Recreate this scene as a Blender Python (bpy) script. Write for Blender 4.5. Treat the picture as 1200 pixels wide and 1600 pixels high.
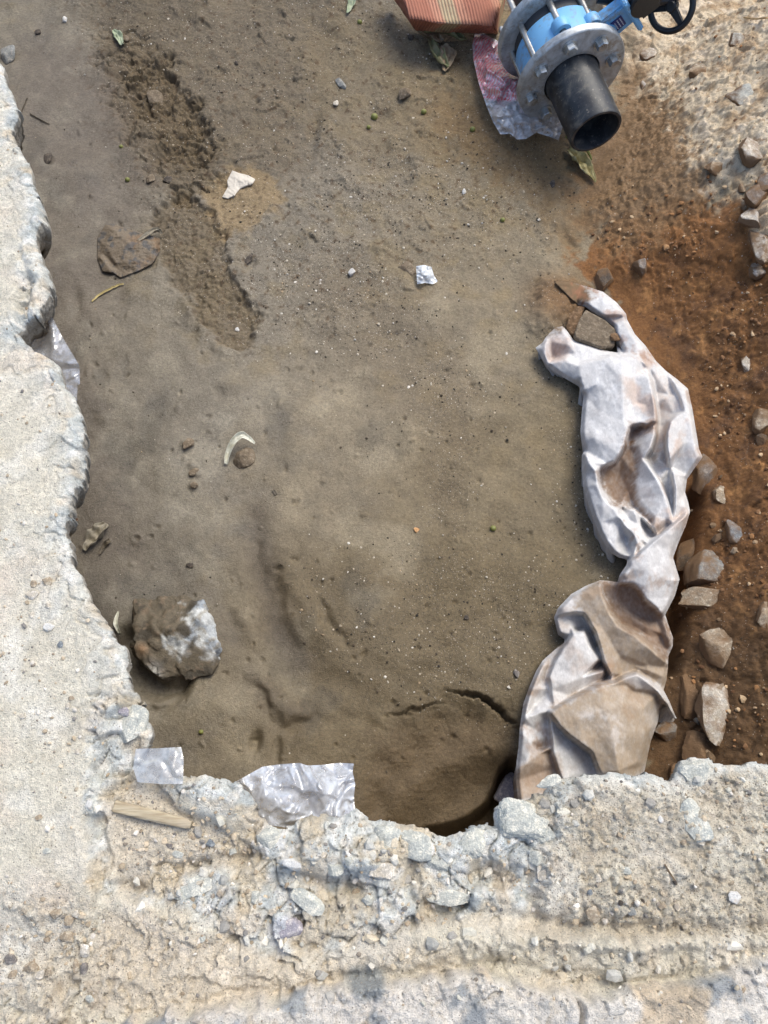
import bpy, bmesh, math, random
import numpy as np
from mathutils import Vector, Matrix, geometry
R = math.radians
for o in list(bpy.data.objects): bpy.data.objects.remove(o)
S = bpy.context.scene
COL = S.collection
# ------------------------------------------------------------------ camera
CAM_H, TILT, FPX = 1.70, R(22), 1230.0
cd = bpy.data.cameras.new('camera'); cam = bpy.data.objects.new('camera', cd); COL.objects.link(cam)
cam.location = (0, 0, CAM_H); cam.rotation_euler = (TILT, 0, 0)
cd.sensor_fit = 'VERTICAL'; cd.sensor_height = 24; cd.lens = 24*FPX/1600
cd.clip_start = .05; cd.clip_end = 500
S.camera = cam
# ------------------------------------------------------------------ sky, sun, exposure (bright open shade)
w = bpy.data.worlds.new('World'); S.world = w; w.use_nodes = True
nt = w.node_tree; sky = nt.nodes.new('ShaderNodeTexSky'); sky.sky_type = 'NISHITA'; sky.sun_disc = False
SUN_EL, SUN_AZ = R(58), R(40)
sky.sun_elevation = SUN_EL; sky.sun_rotation = SUN_AZ
sky.air_density = 1.0; sky.dust_density = 3.0; sky.ozone_density = 1.0
nt.links.new(sky.outputs[0], nt.nodes['Background'].inputs[0]); nt.nodes['Background'].inputs[1].default_value = .15
sl = bpy.data.lights.new('sun', 'SUN'); sl.energy = 1.35; sl.angle = R(34); sl.color = (1, .985, .87)
so = bpy.data.objects.new('sun', sl); COL.objects.link(so)
sd_ = Vector((math.sin(SUN_AZ)*math.cos(SUN_EL), math.cos(SUN_AZ)*math.cos(SUN_EL), math.sin(SUN_EL)))
so.rotation_euler = sd_.to_track_quat('Z', 'Y').to_euler()
S.view_settings.view_transform = 'Standard'; S.view_settings.look = 'None'
S.view_settings.exposure = .72; S.view_settings.gamma = 1
# ------------------------------------------------------------------ pixel <-> world
ct, st_ = math.cos(TILT), math.sin(TILT)
def ray(px, py):
    dx = (px-600)/FPX; dy = (800-py)/FPX
    return np.array([dx, dy*ct+st_, dy*st_-ct])
def P(px, py, z=0.0):
    d = ray(px, py); t = (z-CAM_H)/d[2]
    return Vector((d[0]*t, d[1]*t, z))
def Pd(px, py, depth):
    d = ray(px, py)*depth
    return Vector((d[0], d[1], d[2]+CAM_H))
def proj(x, y, z):
    zz = z-CAM_H
    dep = y*st_-zz*ct; up = y*ct+zz*st_
    return 600+FPX*x/dep, 800-FPX*up/dep
def depth_of(p): return p[1]*st_-(p[2]-CAM_H)*ct
# ------------------------------------------------------------------ numpy noise
def _h(ix, iy, s):
    n = (ix.astype(np.int64)*374761393 + iy.astype(np.int64)*668265263 + s*974634777) & 0xffffffff
    n = ((n ^ (n >> 13))*1274126177) & 0xffffffff
    n = ((n ^ (n >> 15))*2246822519) & 0xffffffff
    n ^= n >> 16
    return (n & 0xffffff)/float(0xffffff)
def vn(x, y, f, s=0):
    ra = .6+s*1.37; ca_, sa_ = math.cos(ra), math.sin(ra); x, y = (x*ca_-y*sa_)*f, (x*sa_+y*ca_)*f; ix = np.floor(x); iy = np.floor(y); fx = x-ix; fy = y-iy
    ux = fx*fx*fx*(fx*(fx*6-15)+10); uy = fy*fy*fy*(fy*(fy*6-15)+10)
    def g(a, b, dx, dy):
        t = _h(a, b, s)*6.2831853
        return np.cos(t)*dx+np.sin(t)*dy
    n00 = g(ix, iy, fx, fy); n10 = g(ix+1, iy, fx-1, fy); n01 = g(ix, iy+1, fx, fy-1); n11 = g(ix+1, iy+1, fx-1, fy-1)
    a = n00+ux*(n10-n00); b = n01+ux*(n11-n01)
    return (a+uy*(b-a))*1.5
def fbm(x, y, f, o=4, s=0, gain=.5, rid=False):
    r = 0; a = 1; t = 0
    for k in range(o):
        n = vn(x+k*3.71, y-k*1.93, f, s+k*17)
        if rid: n = 1-2*np.abs(n)
        r = r+a*n; t += a; a *= gain; f *= 2.03
    return r/t
def facets(x, y, f, s=0, tilt=1.0):
    "broken-rock relief: every cell is a tilted plane; returns height in -1..1 units of a cell, distance to border and cell random"
    X = x*f+vn(x, y, f*1.3, s+5)*.5; Y = y*f+vn(x, y, f*1.3, s+9)*.5
    ix = np.floor(X); iy = np.floor(Y)
    d1 = np.full(X.shape, 9.); d2 = np.full(X.shape, 9.); h = np.zeros(X.shape); cr = np.zeros(X.shape)
    for i in (-1, 0, 1):
        for j in (-1, 0, 1):
            a = ix+i; b = iy+j
            cx = a+_h(a, b, s); cy = b+_h(a, b, s+1)
            dx = X-cx; dy = Y-cy; d = np.hypot(dx, dy)
            r1 = _h(a, b, s+2); r2 = _h(a, b, s+3)*6.283; r3 = _h(a, b, s+4)
            hh = (r1-.5)+tilt*r3*(np.cos(r2)*dx+np.sin(r2)*dy)
            c = d < d1
            d2 = np.where(c, d1, np.minimum(d2, d)); d1 = np.where(c, d, d1)
            h = np.where(c, hh, h); cr = np.where(c, r1, cr)
    return h, d2-d1, cr
def sst(x, a, b):
    t = np.clip((x-a)/(b-a), 0, 1); return t*t*(3-2*t)
def seg_d(X, Y, poly, closed=True):
    n = len(poly); D = np.full(X.shape, 1e9)
    for i in range(n if closed else n-1):
        ax, ay = poly[i][:2]; bx, by = poly[(i+1) % n][:2]
        vx, vy = bx-ax, by-ay; L = vx*vx+vy*vy+1e-12
        t = np.clip(((X-ax)*vx+(Y-ay)*vy)/L, 0, 1)
        D = np.minimum(D, (X-ax-t*vx)**2+(Y-ay-t*vy)**2)
    return np.sqrt(D)
def inside(X, Y, poly):
    c = np.zeros(X.shape, bool); n = len(poly)
    for i in range(n):
        ax, ay = poly[i][:2]; bx, by = poly[(i+1) % n][:2]
        if ay == by: continue
        k = ((ay > Y) != (by > Y)) & (X < (bx-ax)*(Y-ay)/(by-ay)+ax)
        c ^= k
    return c
def psd(X, Y, poly):      # signed distance, negative inside
    d = seg_d(X, Y, poly); return np.where(inside(X, Y, poly), -d, d)
def smooth_line(pts, n=5, closed=False):
    out = []; m = len(pts)
    for i in range(m if closed else m-1):
        g = lambda k: pts[(i+k) % m] if closed else pts[min(max(i+k, 0), m-1)]
        p0, p1, p2, p3 = g(-1), g(0), g(1), g(2)
        for k in range(n):
            t = k/n
            out.append(tuple(.5*((2*b)+(-a+c)*t+(2*a-5*b+4*c-d)*t*t+(-a+3*b-3*c+d)*t**3) for a, b, c, d in zip(p0, p1, p2, p3)))
    if not closed: out.append(tuple(pts[-1]))
    return out
def axis(lo, hi, st, far):
    a = list(np.arange(lo, hi+st*.5, st)); s = st
    v = a[-1]
    while v < far: s *= 1.25; v += s; a.append(v)
    s = st; v = a[0]; b = []
    while v > -far: s *= 1.25; v -= s; b.append(v)
    return np.array(b[::-1]+a)
# ------------------------------------------------------------------ object helpers
def srgb(c):
    c = np.asarray(c, float)/255.; return np.where(c <= .04045, c/12.92, ((c+.055)/1.055)**2.4)
def tag(o, label=None, cat=None, group=None, kind=None):
    if label: o['label'] = label
    if cat: o['category'] = cat
    if group: o['group'] = group
    if kind: o['kind'] = kind
    return o
def mesh_np(name, V, F, mat, col=None, attrs=None, smooth=True, parent=None, F3=None):
    me = bpy.data.meshes.new(name)
    V = np.asarray(V, np.float32); me.vertices.add(len(V)); me.vertices.foreach_set('co', V.ravel())
    F = np.asarray(F, np.int32).reshape(-1, 4) if F is not None and len(F) else np.zeros((0, 4), np.int32)
    T = np.asarray(F3, np.int32).reshape(-1, 3) if F3 is not None and len(F3) else np.zeros((0, 3), np.int32)
    nl = F.size+T.size; me.loops.add(nl); me.loops.foreach_set('vertex_index', np.concatenate([F.ravel(), T.ravel()]))
    me.polygons.add(len(F)+len(T))
    ls = np.concatenate([np.arange(len(F))*4, F.size+np.arange(len(T))*3]).astype(np.int32)
    me.polygons.foreach_set('loop_start', ls)
    me.update(calc_edges=True); me.validate()
    me.polygons.foreach_set('use_smooth', np.full(len(me.polygons), smooth))
    if col is not None:
        a = me.color_attributes.new('Col', 'FLOAT_COLOR', 'POINT'); c = np.ones((len(V), 4), np.float32); c[:, :3] = col
        a.data.foreach_set('color', c.ravel())
    for k, v in (attrs or {}).items():
        a = me.attributes.new(k, 'FLOAT', 'POINT'); a.data.foreach_set('value', np.asarray(v, np.float32).ravel())
    me.materials.append(mat); o = bpy.data.objects.new(name, me); COL.objects.link(o)
    if parent: o.parent = parent
    return o
def bm_obj(name, bm, mat, parent=None, smooth=True, auto=None):
    me = bpy.data.meshes.new(name); bm.normal_update(); bm.to_mesh(me); bm.free()
    for p in me.polygons: p.use_smooth = smooth
    me.materials.append(mat); o = bpy.data.objects.new(name, me); COL.objects.link(o)
    if auto is not None: me.set_sharp_from_angle(angle=R(auto))
    if parent: o.parent = parent
    return o
# ------------------------------------------------------------------ materials
def newmat(name):
    m = bpy.data.materials.new(name); m.use_nodes = True; nt = m.node_tree
    return m, nt, nt.nodes['Principled BSDF']
def N(nt, t, **kw):
    n = nt.nodes.new(t)
    for k, v in kw.items():
        if k in n.inputs: n.inputs[k].default_value = v
        else: setattr(n, k, v)
    return n
def noise(nt, vec, sc, det=4, rough=.55, dist=0.):
    n = N(nt, 'ShaderNodeTexNoise'); n.inputs['Scale'].default_value = sc; n.inputs['Detail'].default_value = det
    n.inputs['Roughness'].default_value = rough; n.inputs['Distortion'].default_value = dist
    nt.links.new(vec, n.inputs['Vector']); return n.outputs['Fac']
def ramp(nt, fac, a, b, lo=0., hi=1.):
    n = N(nt, 'ShaderNodeMapRange'); n.inputs['From Min'].default_value = a; n.inputs['From Max'].default_value = b
    n.inputs['To Min'].default_value = lo; n.inputs['To Max'].default_value = hi
    nt.links.new(fac, n.inputs['Value']); return n.outputs[0]
def mth(nt, op, a, b=None):
    n = N(nt, 'ShaderNodeMath'); n.operation = op
    for i, v in enumerate((a, b)):
        if v is None: continue
        if isinstance(v, (int, float)): n.inputs[i].default_value = v
        else: nt.links.new(v, n.inputs[i])
    return n.outputs[0]
def mix(nt, fac, a, b, mode='MIX'):
    n = N(nt, 'ShaderNodeMix'); n.data_type = 'RGBA'; n.blend_type = mode
    for s, v in ((n.inputs[0], fac), (n.inputs[6], a), (n.inputs[7], b)):
        if isinstance(v, (int, float)): s.default_value = v
        elif isinstance(v, (tuple, list, np.ndarray)): s.default_value = tuple(v)[:3]+(1,)
        else: nt.links.new(v, s)
    return n.outputs[2]
def bump(nt, hs, dist):
    prev = None
    for h, stg in hs:
        b = N(nt, 'ShaderNodeBump'); b.inputs['Strength'].default_value = stg; b.inputs['Distance'].default_value = dist
        nt.links.new(h, b.inputs['Height'])
        if prev: nt.links.new(prev, b.inputs['Normal'])
        prev = b.outputs[0]
    return prev
def attr(nt, name):
    a = N(nt, 'ShaderNodeAttribute'); a.attribute_name = name; return a
def earth_mat(name, specks=True, bstr=.5, mott=.25, rough=.85, fine=420, wetr=.42, dk=1.):
    m, nt, b = newmat(name); g = N(nt, 'ShaderNodeNewGeometry').outputs['Position']
    c = attr(nt, 'Col').outputs['Color']
    n1 = noise(nt, g, 35, 5, .6); n2 = noise(nt, g, 160, 4, .65); n3 = noise(nt, g, fine, 3, .7)
    k = mth(nt, 'MULTIPLY', ramp(nt, n1, .3, .7, 1-mott*.5, 1+mott*.5), ramp(nt, n2, .3, .7, 1-mott, 1+mott))
    k = mth(nt, 'MULTIPLY', k, ramp(nt, n3, .3, .7, 1-mott, 1+mott))
    vv = N(nt, 'ShaderNodeCombineColor'); [nt.links.new(k, vv.inputs[i]) for i in range(3)]
    col = mix(nt, 1., c, vv.outputs[0], 'MULTIPLY')
    if specks:
        gr = attr(nt, 'grit').outputs['Fac']
        for sc, colr, rt, rad, seed in ((210, (.62, .57, .48), .955, .30, 0), (330, (.045, .038, .03), .80, .34, 7), (520, (.5, .44, .36), .90, .4, 3), (450, (.07, .058, .045), .72, .4, 11)):
            mp = N(nt, 'ShaderNodeMapping'); mp.inputs['Location'].default_value = (seed, seed*.7, seed*.3)
            mp.inputs['Scale'].default_value = (1, 1, .6); nt.links.new(g, mp.inputs['Vector'])
            v = N(nt, 'ShaderNodeTexVoronoi'); v.inputs['Scale'].default_value = sc; nt.links.new(mp.outputs[0], v.inputs['Vector']); colr = tuple(q if q > .2 else q*dk for q in colr)
            sc_ = N(nt, 'ShaderNodeSeparateColor'); nt.links.new(v.outputs['Color'], sc_.inputs[0])
            # threshold falls where grit is dense
            thr = mth(nt, 'SUBTRACT', 1.0, mth(nt, 'MULTIPLY', gr, 1-rt))
            on = mth(nt, 'GREATER_THAN', sc_.outputs[0], thr)
            on = mth(nt, 'MULTIPLY', on, mth(nt, 'LESS_THAN', v.outputs['Distance'], rad))
            col = mix(nt, mth(nt, 'MULTIPLY', on, .8), col, colr)
    nt.links.new(col, b.inputs['Base Color'])
    wt = attr(nt, 'wet').outputs['Fac']
    rr = N(nt, 'ShaderNodeMapRange'); rr.inputs['To Min'].default_value = rough; rr.inputs['To Max'].default_value = wetr
    nt.links.new(wt, rr.inputs['Value']); nt.links.new(rr.outputs[0], b.inputs['Roughness'])
    b.inputs['Specular IOR Level'].default_value = .35
    bp = bump(nt, ((n2, bstr*.8), (n3, bstr)), .004)
    nt.links.new(bp, b.inputs['Normal'])
    return m
def rock_mat(name, c1, c2, c3=None, usecol=False, bs=.6, rough=.85, sc=1.):
    m, nt, b = newmat(name)
    g = N(nt, 'ShaderNodeTexCoord').outputs['Object']
    n1 = noise(nt, g, 28*sc, 6, .65, .6); n2 = noise(nt, g, 110*sc, 5, .7); n3 = noise(nt, g, 430*sc, 3, .7)
    if usecol: col = attr(nt, 'Col').outputs['Color']
    else:
        col = mix(nt, ramp(nt, n1, .38, .62), c1, c2)
        if c3 is not None: col = mix(nt, ramp(nt, n2, .5, .68), col, c3)
    k = mth(nt, 'MULTIPLY', ramp(nt, n2, .3, .7, .8, 1.2), ramp(nt, n3, .3, .7, .8, 1.2))
    vv = N(nt, 'ShaderNodeCombineColor'); [nt.links.new(k, vv.inputs[i]) for i in range(3)]
    col = mix(nt, 1., col, vv.outputs[0], 'MULTIPLY')
    nt.links.new(col, b.inputs['Base Color']); b.inputs['Roughness'].default_value = rough; b.inputs['Specular IOR Level'].default_value = .3
    nt.links.new(bump(nt, ((n1, bs*.6), (n2, bs), (n3, bs*.7)), .004), b.inputs['Normal'])
    return m
def plain(name, c, rough=.5, metal=0., n=.1, sc=60, bs=.1, spec=.5, coat=0):
    m, nt, b = newmat(name); g = N(nt, 'ShaderNodeTexCoord').outputs['Object']
    n1 = noise(nt, g, sc, 5, .65)
    vv = mix(nt, ramp(nt, n1, .3, .7), tuple(np.array(c)*(1-n)), tuple(np.array(c)*(1+n)))
    nt.links.new(vv, b.inputs['Base Color'])
    nt.links.new(ramp(nt, n1, .3, .7, max(.05, rough-.1), min(1, rough+.1)), b.inputs['Roughness'])
    b.inputs['Metallic'].default_value = metal; b.inputs['Specular IOR Level'].default_value = spec; b.inputs['Coat Weight'].default_value = coat
    if bs: nt.links.new(bump(nt, ((n1, bs),), .003), b.inputs['Normal'])
    return m
MUD = earth_mat('wet_mud', True, .65, .20, .78, wetr=.24)
RIMM = earth_mat('dusty_concrete', True, 1.0, .20, .92, 480, dk=4.5)
# ------------------------------------------------------------------ rim outline
RIMZ = .54
RIM_PX = [(-900, -420), (-420, -260), (-150, -60), (-60, 30), (0, 100), (8, 130), (22, 155), (26, 180), (13, 205), (25, 225), (40, 245), (52, 290), (62, 310), (68, 335), (57, 352), (52, 375),
  (60, 395), (70, 425), (72, 450), (66, 475), (60, 490), (38, 498), (24, 520), (40, 540), (62, 550), (85, 565), (92, 585), (105, 605), (118, 630), (125, 665), (128, 690), (124, 720), (120, 740),
  (112, 770), (104, 805), (98, 830), (106, 855), (115, 890), (130, 910), (140, 935), (158, 965), (172, 990), (185, 1005), (195, 1025), (192, 1045), (205, 1068), (215, 1095), (200, 1110), (225, 1120),
  (235, 1140), (228, 1160), (215, 1176), (205, 1190), (222, 1207), (250, 1216), (285, 1210), (310, 1205), (345, 1215), (370, 1230), (395, 1255), (400, 1275), (425, 1292), (455, 1288), (475, 1280), (500, 1272), (530, 1272),
  (556, 1266), (565, 1278), (600, 1283), (630, 1290), (655, 1285), (685, 1305), (700, 1308), (725, 1300), (740, 1288), (765, 1285), (780, 1290), (775, 1265), (790, 1255), (820, 1248), (850, 1240),
  (880, 1215), (905, 1212), (950, 1205), (975, 1205), (1000, 1215), (1015, 1208), (1040, 1218), (1058, 1220), (1068, 1190), (1085, 1182), (1115, 1187), (1145, 1190), (1200, 1192), (1320, 1188), (1700, 1150)]
rim_w = [tuple(P(x, y, RIMZ)[:2]) for x, y in RIM_PX]
rim_poly = [(-60, 60)]+rim_w+[(60, -2), (60, -60), (-60, -60)]
gx = np.arange(-2.2, 2.2, .006); gy = np.arange(-1.4, 3.6, .006)
GX, GY = np.meshgrid(gx, gy)
SDG = psd(GX, GY, rim_poly)
def bil(gx, gy, G, x, y):
    fx = np.clip((x-gx[0])/(gx[1]-gx[0]), 0, len(gx)-1.001); fy = np.clip((y-gy[0])/(gy[1]-gy[0]), 0, len(gy)-1.001)
    ix = fx.astype(int); iy = fy.astype(int); fx = fx-ix; fy = fy-iy
    return (G[iy, ix]*(1-fx)+G[iy, ix+1]*fx)*(1-fy)+(G[iy+1, ix]*(1-fx)+G[iy+1, ix+1]*fx)*fy
def sd_rim(x, y): return bil(gx, gy, SDG, x, y)
# px-space brushes --------------------------------------------------
def blob(PX, PY, x, y, rx, ry, ang=0, p=2.):
    a = R(ang); dx = PX-x; dy = PY-y
    u = (dx*math.cos(a)+dy*math.sin(a))/rx; v = (-dx*math.sin(a)+dy*math.cos(a))/ry
    return np.exp(-(u*u+v*v)**(p/2))
def stroke(PX, PY, pts, wd, p=2.):
    xs = [q[0] for q in pts]; ys = [q[1] for q in pts]; m = wd*3
    k = (PX > min(xs)-m) & (PX < max(xs)+m) & (PY > min(ys)-m) & (PY < max(ys)+m)
    out = np.zeros(PX.shape)
    if k.any(): out[k] = np.exp(-(seg_d(PX[k], PY[k], smooth_line(pts, 4), False)/wd)**p)
    return out
def tstroke(PX, PY, pts, wd, p=2.):
    "stroke that swells in the middle and fades towards both ends"
    xs = [q[0] for q in pts]; ys = [q[1] for q in pts]; m = wd*3
    k = (PX > min(xs)-m) & (PX < max(xs)+m) & (PY > min(ys)-m) & (PY < max(ys)+m)
    out = np.zeros(PX.shape)
    if not k.any(): return out
    X, Y = PX[k], PY[k]; L = smooth_line(pts, 4); n = len(L)-1; r = np.zeros(X.shape)
    for i in range(n):
        ax, ay = L[i]; bx, by = L[i+1]; vx, vy = bx-ax, by-ay; t = np.clip(((X-ax)*vx+(Y-ay)*vy)/(vx*vx+vy*vy+1e-9), 0, 1)
        d = np.hypot(X-ax-t*vx, Y-ay-t*vy); u = (i+t)/n; a = np.sin(math.pi*np.clip(u*.96+.02, 0, 1))**.8
        r = np.maximum(r, a*np.exp(-(d/(wd*(.35+.65*a)))**p))
    out[k] = r; return out
def area(PX, PY, poly, soft, nz=None):
    xs = [q[0] for q in poly]; ys = [q[1] for q in poly]; m = soft*2+40
    k = (PX > min(xs)-m) & (PX < max(xs)+m) & (PY > min(ys)-m) & (PY < max(ys)+m)
    out = np.zeros(PX.shape)
    if k.any():
        d = psd(PX[k], PY[k], smooth_line(poly, 3, True))
        if nz is not None: d = d+nz[k]
        out[k] = 1-sst(d, -soft, soft)
    return out
def mixc(c, col, m):
    m = np.clip(m, 0, 1)[..., None]; return c*(1-m)+srgb(col)*m
# ------------------------------------------------------------------ PIT FLOOR
fx_ = axis(-1.30, 1.42, .0028, 45.); fy_ = axis(-.10, 2.62, .0028, 45.)
X, Y = np.meshgrid(fx_, fy_)
foot = [P(1500, -50), P(1060, 60), P(985, 200), P(915, 330), P(930, 420), P(1010, 480), P(1085, 600), P(1105, 720), P(1085, 860), P(1052, 1000), P(1046, 1120), P(1040, 1210), P(1040, 1300)]
foot = sorted([(p.y, p.x) for p in foot]); fyv = np.array([a for a, b in foot]); fxv = np.array([b for a, b in foot])
def softplus(s, k): return np.log1p(np.exp(np.clip(s*k, -40, 40)))/k
def z_broad(x, y):
    xs = np.interp(y, fyv, fxv); s = x-xs
    z = (.62+.30*sst(P(0, 480).y-y, -.05, .25))*softplus(s, 30.)
    z = np.minimum(z, .60+.02*vn(x, y, 1.3, 3))
    yt = P(600, -40).y
    zt = np.minimum(.9*softplus(y-yt, 14.), .6)
    z = np.maximum(z, zt)
    d = -sd_rim(x, y)
    zl = .455*sst(d, .30, .46)+.0*x
    far = (x < -2) | (y > 3.4) | (y < -1.2) | (x > 2.0)
    z = np.where(d > .2, np.maximum(np.minimum(z, .455), zl), z)
    z = np.where(far & (d > 0), .455, z)
    return z
Z = z_broad(X, Y)
PX, PY = proj(X, Y, Z)
inv = (PX > -250) & (PX < 1450) & (PY > -250) & (PY < 1500)
X0 = X; X = X+.75*Z*(Z < .6)
w1 = vn(X, Y, 7, 1); w2 = vn(X, Y, 22, 2); w3 = fbm(X, Y, 45, 4, 8)
NZ = 14*w2+8*vn(X, Y, 60, 4)
roughm = np.clip(area(PX, PY, [(160, -60), (900, -60), (860, 300), (700, 420), (420, 560), (300, 500), (250, 330), (160, 200)], 60, NZ*2), 0, 1)
smoothm = area(PX, PY, [(20, 50), (150, 60), (200, 300), (170, 480), (330, 600), (620, 640), (640, 1000), (430, 1220), (230, 1190), (60, 600)], 50, NZ)
slope = sst(X0-np.interp(Y, fyv, fxv), -.03, .05)
zb = .010*w1+.004*w2*(1-.7*smoothm)
# finer relief
z2 = w3*(.0012+.0032*roughm*(.6+.8*w2)+.0060*slope)
z2 += .0016*slope*fbm(X*.8+Y*.3, Y*1.5-X*.4, 30, 3, 33, rid=True)
z2 += .0011*vn(X, Y, 170, 21)*(1-.8*smoothm)+.0010*fbm(X, Y, 90, 3, 22)*(1-smoothm)
fac, fd, fcr = facets(X, Y, 30, 40, 1.3)
pm0 = area(PX, PY, [(960, -80), (1600, -80), (1600, 350), (1180, 330), (1100, 330), (985, 200), (950, 60)], 30, NZ*2)
z2 += (1-.95*pm0)*fac*.0060*np.clip(slope*(.4+.9*vn(X, Y, 5, 77))+.12*roughm, 0, 1)
fac2, fd2, fcr2 = facets(X, Y, 75, 50, 1.0)
z2 += (1-.75*pm0)*fac2*.0030*np.clip(.7*slope+.28*roughm, 0, 1)
Z1 = zb+z2+smoothm*(.0055*vn(X*.7+Y*.4, Y*.7-X*.4, 6, 370)+.0012*vn(X*1.3+Y*.8, Y*.5, 20, 371))
FN = 10*vn(X, Y, 16, 330)+7*vn(X, Y, 38, 331)+3*vn(X, Y, 110, 332)
B = lambda *a: blob(PX, PY, *a)
K = lambda *a: stroke(PX, PY, *a)
AR = lambda *a: area(PX, PY, *a)
# footprints
fp1 = [(300, 300), (340, 345), (345, 400), (372, 445), (398, 485), (402, 520), (385, 548), (352, 545), (318, 510), (300, 470), (262, 430), (243, 380), (245, 330), (270, 305)]
fp2 = [(195, 95), (250, 90), (275, 130), (310, 165), (325, 205), (322, 240), (300, 262), (262, 245), (238, 205), (215, 175), (195, 140)]
cf, cfd, cfr = facets(X, Y, 19, 380, 1.4)
f1 = AR(fp1, 7, FN*1.0); f2 = AR(fp2, 9, FN*1.7)
fr = fbm(X, Y, 75, 4, 91)
Z1 += -.013*f1*(1+.5*fr+.5*vn(X, Y, 9, 340))+.0040*np.exp(-((psd(PX, PY, fp1)+FN*.9-8)/9)**2)*inv*sst(w2+.3, -.2, .5)
Z1 += -.011*f2*(1+.7*fr)+.004*np.exp(-((psd(PX, PY, fp2)+FN*1.7-9)/10)**2)*inv*sst(w2+.3, -.2, .5)
churn = AR([(150, 55), (235, 60), (290, 130), (338, 215), (345, 275), (310, 310), (258, 305), (228, 250), (185, 175)], 16, FN*2.2)
Z1 += churn*(-.007+.011*cf+.005*fac+.003*fac2-.004*np.exp(-cfd/.08))
Z1 += roughm*sst(w1+w2, .1, .7)*(.006*cf+.003*fac)
Z1 += f1*.0035*fac2*sst(w2, -.4, .3)+f2*.006*fac
# smaller clods, trough, second boot marks
for a in ((245, 158, 14, 10, 0, .012), (218, 195, 9, 14, 0, .010), (600, 170, 38, 30, 0, -.008), (570, 150, 18, 24, 20, -.007), (600, 185, 16, 12, 0, -.008), (635, 150, 26, 18, 0, .007),
          (490, 205, 9, 36, 8, -.012), (320, 180, 12, 40, -30, .010), (545, 195, 12, 34, 10, .006), (390, 410, 9, 12, 30, -.012), (510, 50, 30, 12, 35, -.010), (330, 20, 60, 16, 10, .008), (480, 85, 14, 24, 0, .006),
          (292, 695, 10, 9, 0, .009), (302, 728, 7, 6, 0, .008), (310, 741, 7, 6, 0, .008), (303, 760, 8, 7, 0, .008), (340, 615, 12, 10, 0, -.006), (325, 650, 5, 3, 0, -.005), (160, 585, 9, 9, 0, -.006),
          (213, 841, 11, 10, 0, .005), (213, 841, 5, 4, 0, -.009), (235, 838, 4, 3, 0, -.006), (398, 1160, 9, 18, 15, -.016), (432, 1170, 8, 22, 0, -.009), (118, 470, 10, 26, 0, -.006), (75, 250, 8, 8, 0, -.006)):
    Z1 += a[5]*B(*a[:5], 3.)
# holes pricked into the wet mud
rs = np.random.RandomState(5)
for i in range(280):
    x0 = rs.uniform(120, 900); y0 = rs.uniform(120, 1200); r0 = rs.uniform(1.6, 4.2)
    k = (abs(PX-x0) < 14) & (abs(PY-y0) < 14)
    Z1[k] += rs.choice([-.006, .004])*blob(PX[k], PY[k], x0, y0, r0*rs.uniform(1, 1.8), r0, rs.uniform(0, 180), 3.)
WPX = PX+14*vn(X, Y, 11, 310)+7*vn(X, Y, 34, 311); WPY = PY+14*vn(X, Y, 11, 312)+7*vn(X, Y, 34, 313)
# washed mud waves low left/centre
for pts, wd, dz in (([(300, 560), (420, 590), (560, 640)], 30, .007), ([(130, 700), (200, 740), (300, 800)], 26, -.007), ([(430, 840), (450, 900), (500, 940)], 22, .010), ([(300, 960), (345, 1010), (400, 1040)], 18, .010), ([(470, 1010), (560, 1060), (600, 1100)], 26, .010), ([(460, 1130), (540, 1120), (600, 1140)], 14, -.008), ([(395, 800), (410, 880), (420, 950), (455, 1005), (500, 1030)], 24, -.017), ([(340, 870), (355, 960), (372, 1040)], 20, -.009), ([(375, 900), (388, 960), (400, 1010)], 14, .007),
      ([(440, 905), (475, 960), (520, 1000)], 20, .010), ([(490, 925), (512, 965), (545, 1010)], 9, -.014), ([(400, 1045), (430, 1090), (462, 1112), (480, 1100)], 22, .018), ([(385, 1060), (420, 1108), (455, 1135), (500, 1110)], 12, -.016),
      ([(560, 880), (600, 960), (620, 1040)], 34, .010), ([(640, 900), (680, 1000), (660, 1080)], 30, -.008), ([(160, 560), (200, 640), (190, 720)], 40, -.012), ([(150, 640), (215, 600), (240, 560)], 26, .010),
      ([(330, 640), (420, 690), (480, 760)], 40, .008), ([(690, 700), (705, 760), (680, 820)], 26, -.007), ([(560, 560), (700, 720)], 60, .007), ([(265, 870), (240, 930)], 20, -.005), ([(330, 1080), (360, 1120)], 18, .006),
      ([(250, 1075), (272, 1055), (300, 1040)], 9, .012), ([(222, 1110), (265, 1095), (282, 1062)], 8, -.012), ([(830, 320), (845, 360), (840, 410)], 12, -.012), ([(862, 335), (886, 372), (884, 400)], 7, -.014),
      ([(850, 440), (830, 470), (835, 520)], 14, .010), ([(560, 120), (540, 180), (560, 230)], 12, -.006), ([(420, 120), (455, 160), (490, 160)], 6, -.006), ([(430, 160), (470, 190)], 4, .004)):
    Z1 += dz*.8*tstroke(WPX, WPY, pts, wd*1.25)
Z1 += .010*AR([(560, 880), (850, 900), (800, 1080), (600, 1060), (500, 1000)], 60)
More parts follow.
